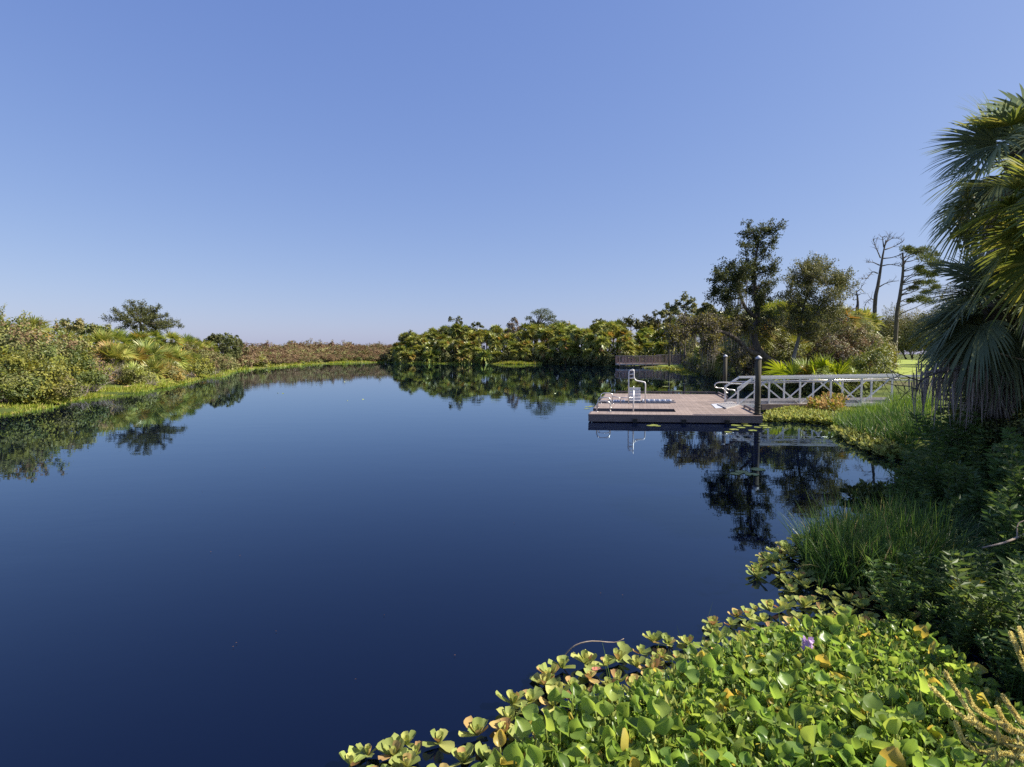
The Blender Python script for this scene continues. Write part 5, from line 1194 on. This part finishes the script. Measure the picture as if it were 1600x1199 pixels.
def lettuce(seed, old=.12):
    g = np.random.default_rng(seed + 77); root = thing('water_lettuce', 'water lettuce', 'water lettuce'); lb = MB()
    n = int(g.integers(8, 13))
    for k in range(n):
        q = k / n; az = k * 2.399 + g.normal(0, .2); L = (.055 + .06 * q) * g.uniform(.85, 1.15); el = R(78 - 66 * q + g.normal(0, 8))
        v, f = blade_grid(L, L * g.uniform(.30, .40), g.uniform(.1, .4), g.uniform(-.15, .25), 5, 5, trunc=1, wavy=.04, g=g)
        lb.add(v @ rotm(az, el, g.normal(0, .15)).T + [0, 0, .012], f, 1 if (g.uniform() < old * (.3 + 1.5 * q)) else 0)
    lb.build('leaves', [M['lettuce'], M['lettuce_old']], root, smooth=True)
    return root
HY = Kind([hyacinth(k) for k in range(10)]); LE = Kind([lettuce(k, .10 if k < 5 else .4) for k in range(8)])
g = np.random.default_rng(66)
edge = [(520, 1230), (560, 1195), (610, 1165), (680, 1170), (715, 1150), (760, 1140), (800, 1108), (850, 1070), (890, 1045), (940, 1030), (1000, 1014), (1050, 1000), (1095, 985), (1140, 968), (1185, 955)]
hy_poly = [(720, 1330), (740, 1270), (800, 1235), (850, 1190), (900, 1145), (960, 1125), (1040, 1092), (1110, 1055), (1190, 1025), (1290, 1005), (1400, 1010), (1480, 1050), (1540, 1110), (1640, 1200), (1660, 1290)]
pp = spaced(poly_pts(hy_poly, 9000, g, 0), .135)
pp = sorted(pp, key=lambda p: p[1])[:300]
rs = np.random.default_rng(67)
for p in pp:
    near = p[1] < 3.6; sh = p[0] > 2.9 and p[1] > 3.4
    lab = 'shaded water hyacinth in the dark rear part of the floating mat' if sh else ('large glossy water hyacinth in the nearest sunlit rows of the mat' if near else 'sunlit water hyacinth farther back in the dense floating mat')
    HY.place((p[0], p[1], 0), None, rs.uniform(.65, 1.1) * (1.1 if near else 1), lab, 'water hyacinth', 'water hyacinths in the floating mat', tilt=.12)
print('hyacinth', len(pp))
# rosettes of water lettuce along the open edge
ep = np.array([W(a, b)[:2] for a, b in edge]); cand = []
for k in range(len(ep) - 1):
    L_ = np.linalg.norm(ep[k + 1] - ep[k]); n = int(L_ * 60)
    for j in range(n):
        t = g.uniform(); q = ep[k] * (1 - t) + ep[k + 1] * t; d = (ep[k + 1] - ep[k]) / L_; nn = np.array([d[1], -d[0]]); cand.append(q + nn * (g.uniform(-.02, .52)))
g.shuffle(cand); cand = spaced(cand, .115)
for p in cand:
    LE.place((p[0], p[1], 0), None, rs.uniform(.75, 1.4), 'pale water lettuce rosette on the sunlit open edge of the mat', 'water lettuce', 'water lettuce rosettes', tilt=.08)
shade = [(1178, 905), (1190, 872), (1262, 838), (1300, 850), (1345, 905), (1420, 940), (1430, 985), (1300, 985), (1190, 958), (1235, 930), (1215, 900)]
sp_ = spaced(poly_pts(shade, 1500, g), .15)[:150]
for p in sp_: LE.place((p[0], p[1], 0), None, rs.uniform(.9, 1.5), 'shaded water lettuce rosette on the raft beside the tall sedge', 'water lettuce', 'water lettuce rosettes', var=int(rs.integers(0, 5)), tilt=.06)
print('lettuce', len(cand), len(sp_))
#: too small and dense to count
def raft(poly, n, L, mats, label, seed, h=.12):
    g = np.random.default_rng(seed); c = poly_pts(poly, n, g); z = np.maximum(land(c[:, 0], c[:, 1]), 0); mb = MB(); per = 7
    cc = np.repeat(np.c_[c, z + .02], per, 0); k = len(cc); d = unit(k, g); d[:, 2] = np.abs(d[:, 2]) * .9 + .15
    mb.leaves(cc + d * .03 + np.c_[np.zeros((k, 2)), g.uniform(0, h, k)], d, L * g.uniform(.6, 1.3, k), L * .6, np.repeat(g.integers(0, len(mats), n), per), g=g)
    return setting(mb.build('floating_plants', mats), 'stuff', label)
raft([(1194, 660), (1200, 650), (1230, 643), (1290, 640), (1330, 648), (1345, 664), (1310, 668), (1280, 663), (1250, 660)], 1400, .15, [M['lettuce'], M['lettuce'], M['yellowgreen']], 'yellow-green floating plants between dock and gangway', 1)
raft([(1262, 646), (1290, 634), (1320, 640), (1310, 652)], 260, .16, [M['lettuce_old'], M['yellowgreen']], 'orange-tinged leaves on the raft by the gangway', 2, .5)
raft([(1300, 676), (1345, 680), (1400, 705), (1420, 722), (1380, 716), (1330, 695)], 420, .15, [M['green'], M['lettuce']], 'shaded floating plants along the sedge', 3)
raft([(1320, 776), (1350, 768), (1410, 772), (1440, 786), (1400, 792), (1345, 790)], 170, .10, [M['green'], M['shade_leaf']], 'small dark floating plants behind the tall sedge', 4, .1)
raft([(1400, 745), (1450, 740), (1470, 775), (1420, 770)], 130, .10, [M['green'], M['yellowgreen']], 'floating weeds at the mouth of the shaded inlet', 5, .15)
raft(hy_poly, 2600, .06, [M['hyacinth'], M['weed'], M['lettuce'], M['hyacinth']], 'small leaves filling the gaps between the water hyacinths', 6, .16)
# lily pads
def pad(px, py, r, lab, fl=False):
    p = W(px, py, 0); t = thing('lily_pad', lab, 'lily pad', (p[0], p[1], .006), rs.uniform(0, 6.28), 'lily pads near the dock'); mb = MB(); a = np.linspace(.22, 6.06, 22); rr = r * (1 + .04 * np.sin(a * 5))
    v = np.concatenate([[[0, 0, .004]], np.stack([rr * np.cos(a), rr * np.sin(a), .004 + .02 * r * np.sin(a * 3)], 1)]); mb.add(v, [[0, i, i + 1] for i in range(1, 22)]); mb.build('leaf', M['lily'], t)
for px, py, r in ((1150, 665, .17), (1158, 668.5, .14), (1168, 665.5, .15), (1147, 671.5, .15), (1176, 673, .14), (1193, 665.5, .14), (1199, 668.5, .13), (1138, 675.5, .12), (1184, 668, .12), (1163, 662.5, .14)):
    pad(px, py, r, 'yellow-green lily pad floating off the pile end of the dock')
for px, py, r in ((1016, 665.5, .13), (1022, 664.5, .14), (1027, 666, .12)): pad(px, py, r, 'yellow-green lily pad floating along the dark front of the dock')
for px, py, r in ((919, 636, .16), (925, 635, .16), (917, 639, .14)): pad(px, py, r, 'dull lily pad floating off the handrail end of the dock')
for px, py, r in ((1050, 610, .3), (1058, 611, .3), (1040, 604, .3), (1068, 600, .3), (1046, 597, .3)): pad(px, py, r, 'lily pad in the dark cove behind the dock')
for px, py, r in ((1160, 738, .14), (1184, 734, .16), (1175, 742, .14), (1150, 741, .12)): pad(px, py, r, 'lily pad alone in the open water before the dock')
FL = None
for k in range(34):
    if k < 20: px, py = g.uniform(420, 960), g.uniform(574, 640)
    else: px, py = g.uniform(250, 1000), g.uniform(700, 1080)
    p = W(px, py); r = .06 * (p[1] / 50) ** .5 if k < 20 else .006
    if k in (0, 20):
        mb = MB(); mb.leaves(np.array([[0, 0, .008], [.3 * r, .2 * r, .006]]), np.array([[1.0, .1, .02], [.4, 1, .05]]), r * 2.2, r, 0, .05); FL = mb.build('floating_leaf', M['lily' if k == 0 else 'bark_leaf'])
    else: FL = FL.copy(); COL.objects.link(FL)
    FL.location = (p[0], p[1], .004); FL.rotation_euler = (0, 0, g.uniform(0, 6.28)); tag(FL, 'tiny leaf fleck drifting on the far open water' if k < 20 else 'tiny brown fleck drifting on the dark near water', 'floating leaf', 'leaf flecks on the lake')

# ------------------------------------------------------------------ weeds of the near bank
def weed(seed, mats, H=.55, nst=5, L=.10, Wd=.032):
    g = np.random.default_rng(seed + 31); root = thing('leafy_weed', 'weed', 'weed'); s = MB(); f = MB()
    for k in range(nst):
        d = np.array([g.normal(0, .3), g.normal(0, .3), 1.0]); h = H * g.uniform(.6, 1.15); b0 = np.array([g.normal(0, .05), g.normal(0, .05), -.03]); e = b0 + d / np.linalg.norm(d) * h
        p = smoothpath([b0, (b0 + e) / 2 + g.normal(0, .03, 3), e], 6); s.tube(p, np.linspace(.005, .002, len(p)), 4, caps=False)
        for i, q in enumerate(p[2:]):
            n = 4 if i < len(p) - 4 else 6; a = g.uniform(0, 6.28) + np.arange(n) * 6.283 / n
            dd = np.stack([np.cos(a), np.sin(a), np.full(n, .35 + g.uniform(-.3, .3))], 1); f.leaves(np.repeat(q[None], n, 0), dd, L * g.uniform(.7, 1.3, n), Wd * g.uniform(.8, 1.3, n), 0, .1, g=g)
    s.build('stems', M['stem'], root); f.build('leaves', mats, root); return root
WD = Kind([weed(k, M['weed'], .55 + .1 * (k % 3), 6 + k % 3) for k in range(4)])
g = np.random.default_rng(91)
zones = [([(1385, 800), (1470, 750), (1620, 745), (1640, 860), (1560, 850), (1450, 850)], 60, 'feathery green weed on the shaded bank beside the inlet', 1.0),
         ([(1350, 935), (1440, 915), (1540, 920), (1560, 990), (1450, 1000)], 45, 'small shaded weed between the sedge and the hyacinths', .6),
         ([(1480, 1010), (1600, 960), (1680, 1000), (1680, 1140), (1560, 1090)], 30, 'shaded weed at the frame edge above the seed spikes', .7),
         ([(1530, 850), (1600, 790), (1700, 800), (1760, 900), (1640, 960), (1560, 930)], 60, 'shaded leafy weed around the bare pale branch', .9),
         ([(1660, 960), (1800, 930), (1850, 1150), (1700, 1180)], 45, 'weed past the frame edge beside the seed spikes', .8),
         ([(1440, 720), (1600, 690), (1640, 745), (1480, 765)], 30, 'tall green weed along the dark shrubs', 1.25)]
for poly, n, lab, sc in zones:
    for p in spaced(poly_pts(poly, n * 4, g), .21)[:int(n * .7)]: WD.place(onground(p[0], p[1]) if gz(*p) > 0 else (p[0], p[1], 0), None, sc * rs.uniform(.6, 1.5), lab, 'weed', 'weeds on the near bank', tilt=.1)
WL = Kind([weed(20 + k, M['weed_lit'], .55, 7, .10, .04) for k in range(2)])
for px, py, s, lab in ((1522, 965, 1.0, 'bright yellow-green weed catching the sun below the dead branch'), (1545, 975, .8, 'smaller sunlit yellow weed beside the brightest one'), (1432, 752, .5, 'little yellow-leaved sprig at the inlet mouth')):
    p = W(px, py, 0 if px < 1440 else .15); WL.place((p[0], p[1], max(gz(p[0], p[1]), 0)), None, s, lab, 'weed')
gl = sedge('grass', [(1000, 1130), (1200, 1030), (1400, 1040), (1560, 1120), (1560, 1230), (1000, 1230)], 1300, .42, .006, 'thin bright grass blades growing up through the hyacinths', M['sedge_lit'], 12, droop=(.05, .4), tuft=.5)
# bits and pieces
db = P(1535, 856, 5.6); t = thing('dead_branch', 'bare pale branch lying over the weeds at the frame edge', 'dead branch', db); B = MB()
q = limb(B, [[0, 0, 0], P(1570, 848, 5.6) - db, P(1602, 835, 5.7) - db, P(1660, 815, 5.9) - db], .008, .016, 7); limb(B, [q[5], q[5] + [.1, .1, .12], q[5] + [.3, .1, .16]], .008, .004, 5); B.build('wood', M['deadwood'], t)
tw = P(1478, 888, 5.2); t = thing('dead_twig', 'short pale twig standing in the shaded weeds', 'twig', tw); B = MB(); limb(B, [[0, 0, 0], P(1490, 908, 5.2) - tw, P(1503, 922, 5.2) - tw], .005, .007, 5); limb(B, [P(1489, 906, 5.2) - tw, P(1482, 932, 5.2) - tw], .004, .004, 4); B.build('wood', M['deadwood'], t)
at = W(878, 1032, .02); t = thing('arching_twig', 'thin brown twig arching over the lettuce at the mat edge', 'twig', at); B = MB(); limb(B, [[0, 0, -.02], P(884, 1022, at[1]) - at, P(900, 1008, at[1]) - at, P(925, 1002, at[1]) - at, P(960, 1004, at[1]) - at, P(975, 998, at[1]) - at], .006, .003, 6); B.build('wood', M['deadwood'], t)
pk = W(925, 1046, .04); t = thing('fallen_leaf', 'single pink fallen leaf among the lettuce rosettes', 'leaf', pk); v, f = blade_grid(.07, .026, .2, .1); mb = MB(); mb.add(v, f); mb.build('blade', M['pinkleaf'], t)
# lilac flower spike
fp = P(1262, 1010, 4.3); fl = thing('hyacinth_flower', 'lilac water hyacinth flower spike rising from the mat', 'flower', (fp[0], fp[1], 0)); h = fp[2]
mb = MB(); limb(mb, [[0, 0, 0], [.005, 0, h * .6], [0, 0, h + .05]], .006, .004, 6); mb.build('stalk', M['petiole'], fl)
for k in range(11):
    mb = MB(); az = k * 2.4; z = h - .055 + .011 * k
    for j in range(6):
        a = j * 1.047; A = rotm(az, .3); v, f = blade_grid(.034, .014, .1, -.2, 4, 3); B2 = np.asarray(Matrix.Rotation(a, 3, 'X')) @ rotm(0, R(62)); mb.add((v @ B2.T + [.018, 0, 0]) @ A.T + [0, 0, z], f)
    mb.build('blossom', M['flower'], fl, smooth=True)
# seed spikes
Ys = 2.75; sb = P(1640, 1180, Ys); t = thing('seed_spike_plant', 'drooping tan seed spikes of a tall weed in the near corner', 'weed', sb); g = np.random.default_rng(13)
def Q(x, y): return P(1200 + x / 3.7575, 880 + y / 3.7575, Ys + g.uniform(-.12, .12)) - sb
for k, l in enumerate(([(1560, 1140), (1400, 1060), (1300, 1005), (1130, 890), (955, 725)], [(1540, 1080), (1330, 1000), (1230, 930), (1130, 790), (1040, 640)], [(1560, 1020), (1400, 960), (1290, 910), (1200, 830), (1165, 745)], [(1560, 1130), (1400, 1115), (1250, 1110), (1150, 1040), (1105, 935)], [(1600, 1010), (1500, 940), (1440, 870), (1380, 780)], [(1560, 1060), (1480, 1000), (1390, 930), (1345, 845)], [(1590, 760), (1503, 600), (1460, 490), (1425, 410)], [(1560, 640), (1503, 470), (1475, 380)], [(1640, 1100), (1520, 1000), (1420, 985), (1370, 940)], [(1580, 1150), (1430, 1080), (1260, 960), (1180, 900)], [(1620, 1180), (1500, 1150), (1400, 1120), (1310, 1150)])):
    p = smoothpath([Q(*q) for q in l], 8); mb = MB(); mb.tube(p, np.linspace(.004, .0015, len(p)), 5)
    m_ = len(p); pts = np.concatenate([p[1:] * (1 - a) + p[:-1] * a for a in (0, .17, .33, .5, .67, .83)]); n = len(pts) * 4; c = np.repeat(pts, 4, 0); d = unit(n, g)
    mb.leaves(c, d, .015, .012, 0, .3, g=g); mb.build('spike', M['seed'], t)
mb = MB(); n = 40; c = np.array([Q(g.uniform(1300, 1580), g.uniform(1040, 1180)) for _ in range(n)]); mb.leaves(c, unit(n, g) + [-.5, 0, 0], .10, .018, 0, .1, g=g); mb.build('leaves', M['olive'], t)
for K_ in [SHS, SCR, HY, LE, WD, WL, SHK] + [v[0] for v in FARP.values()] + [v[0] for v in MIDP.values()]: K_.clean()
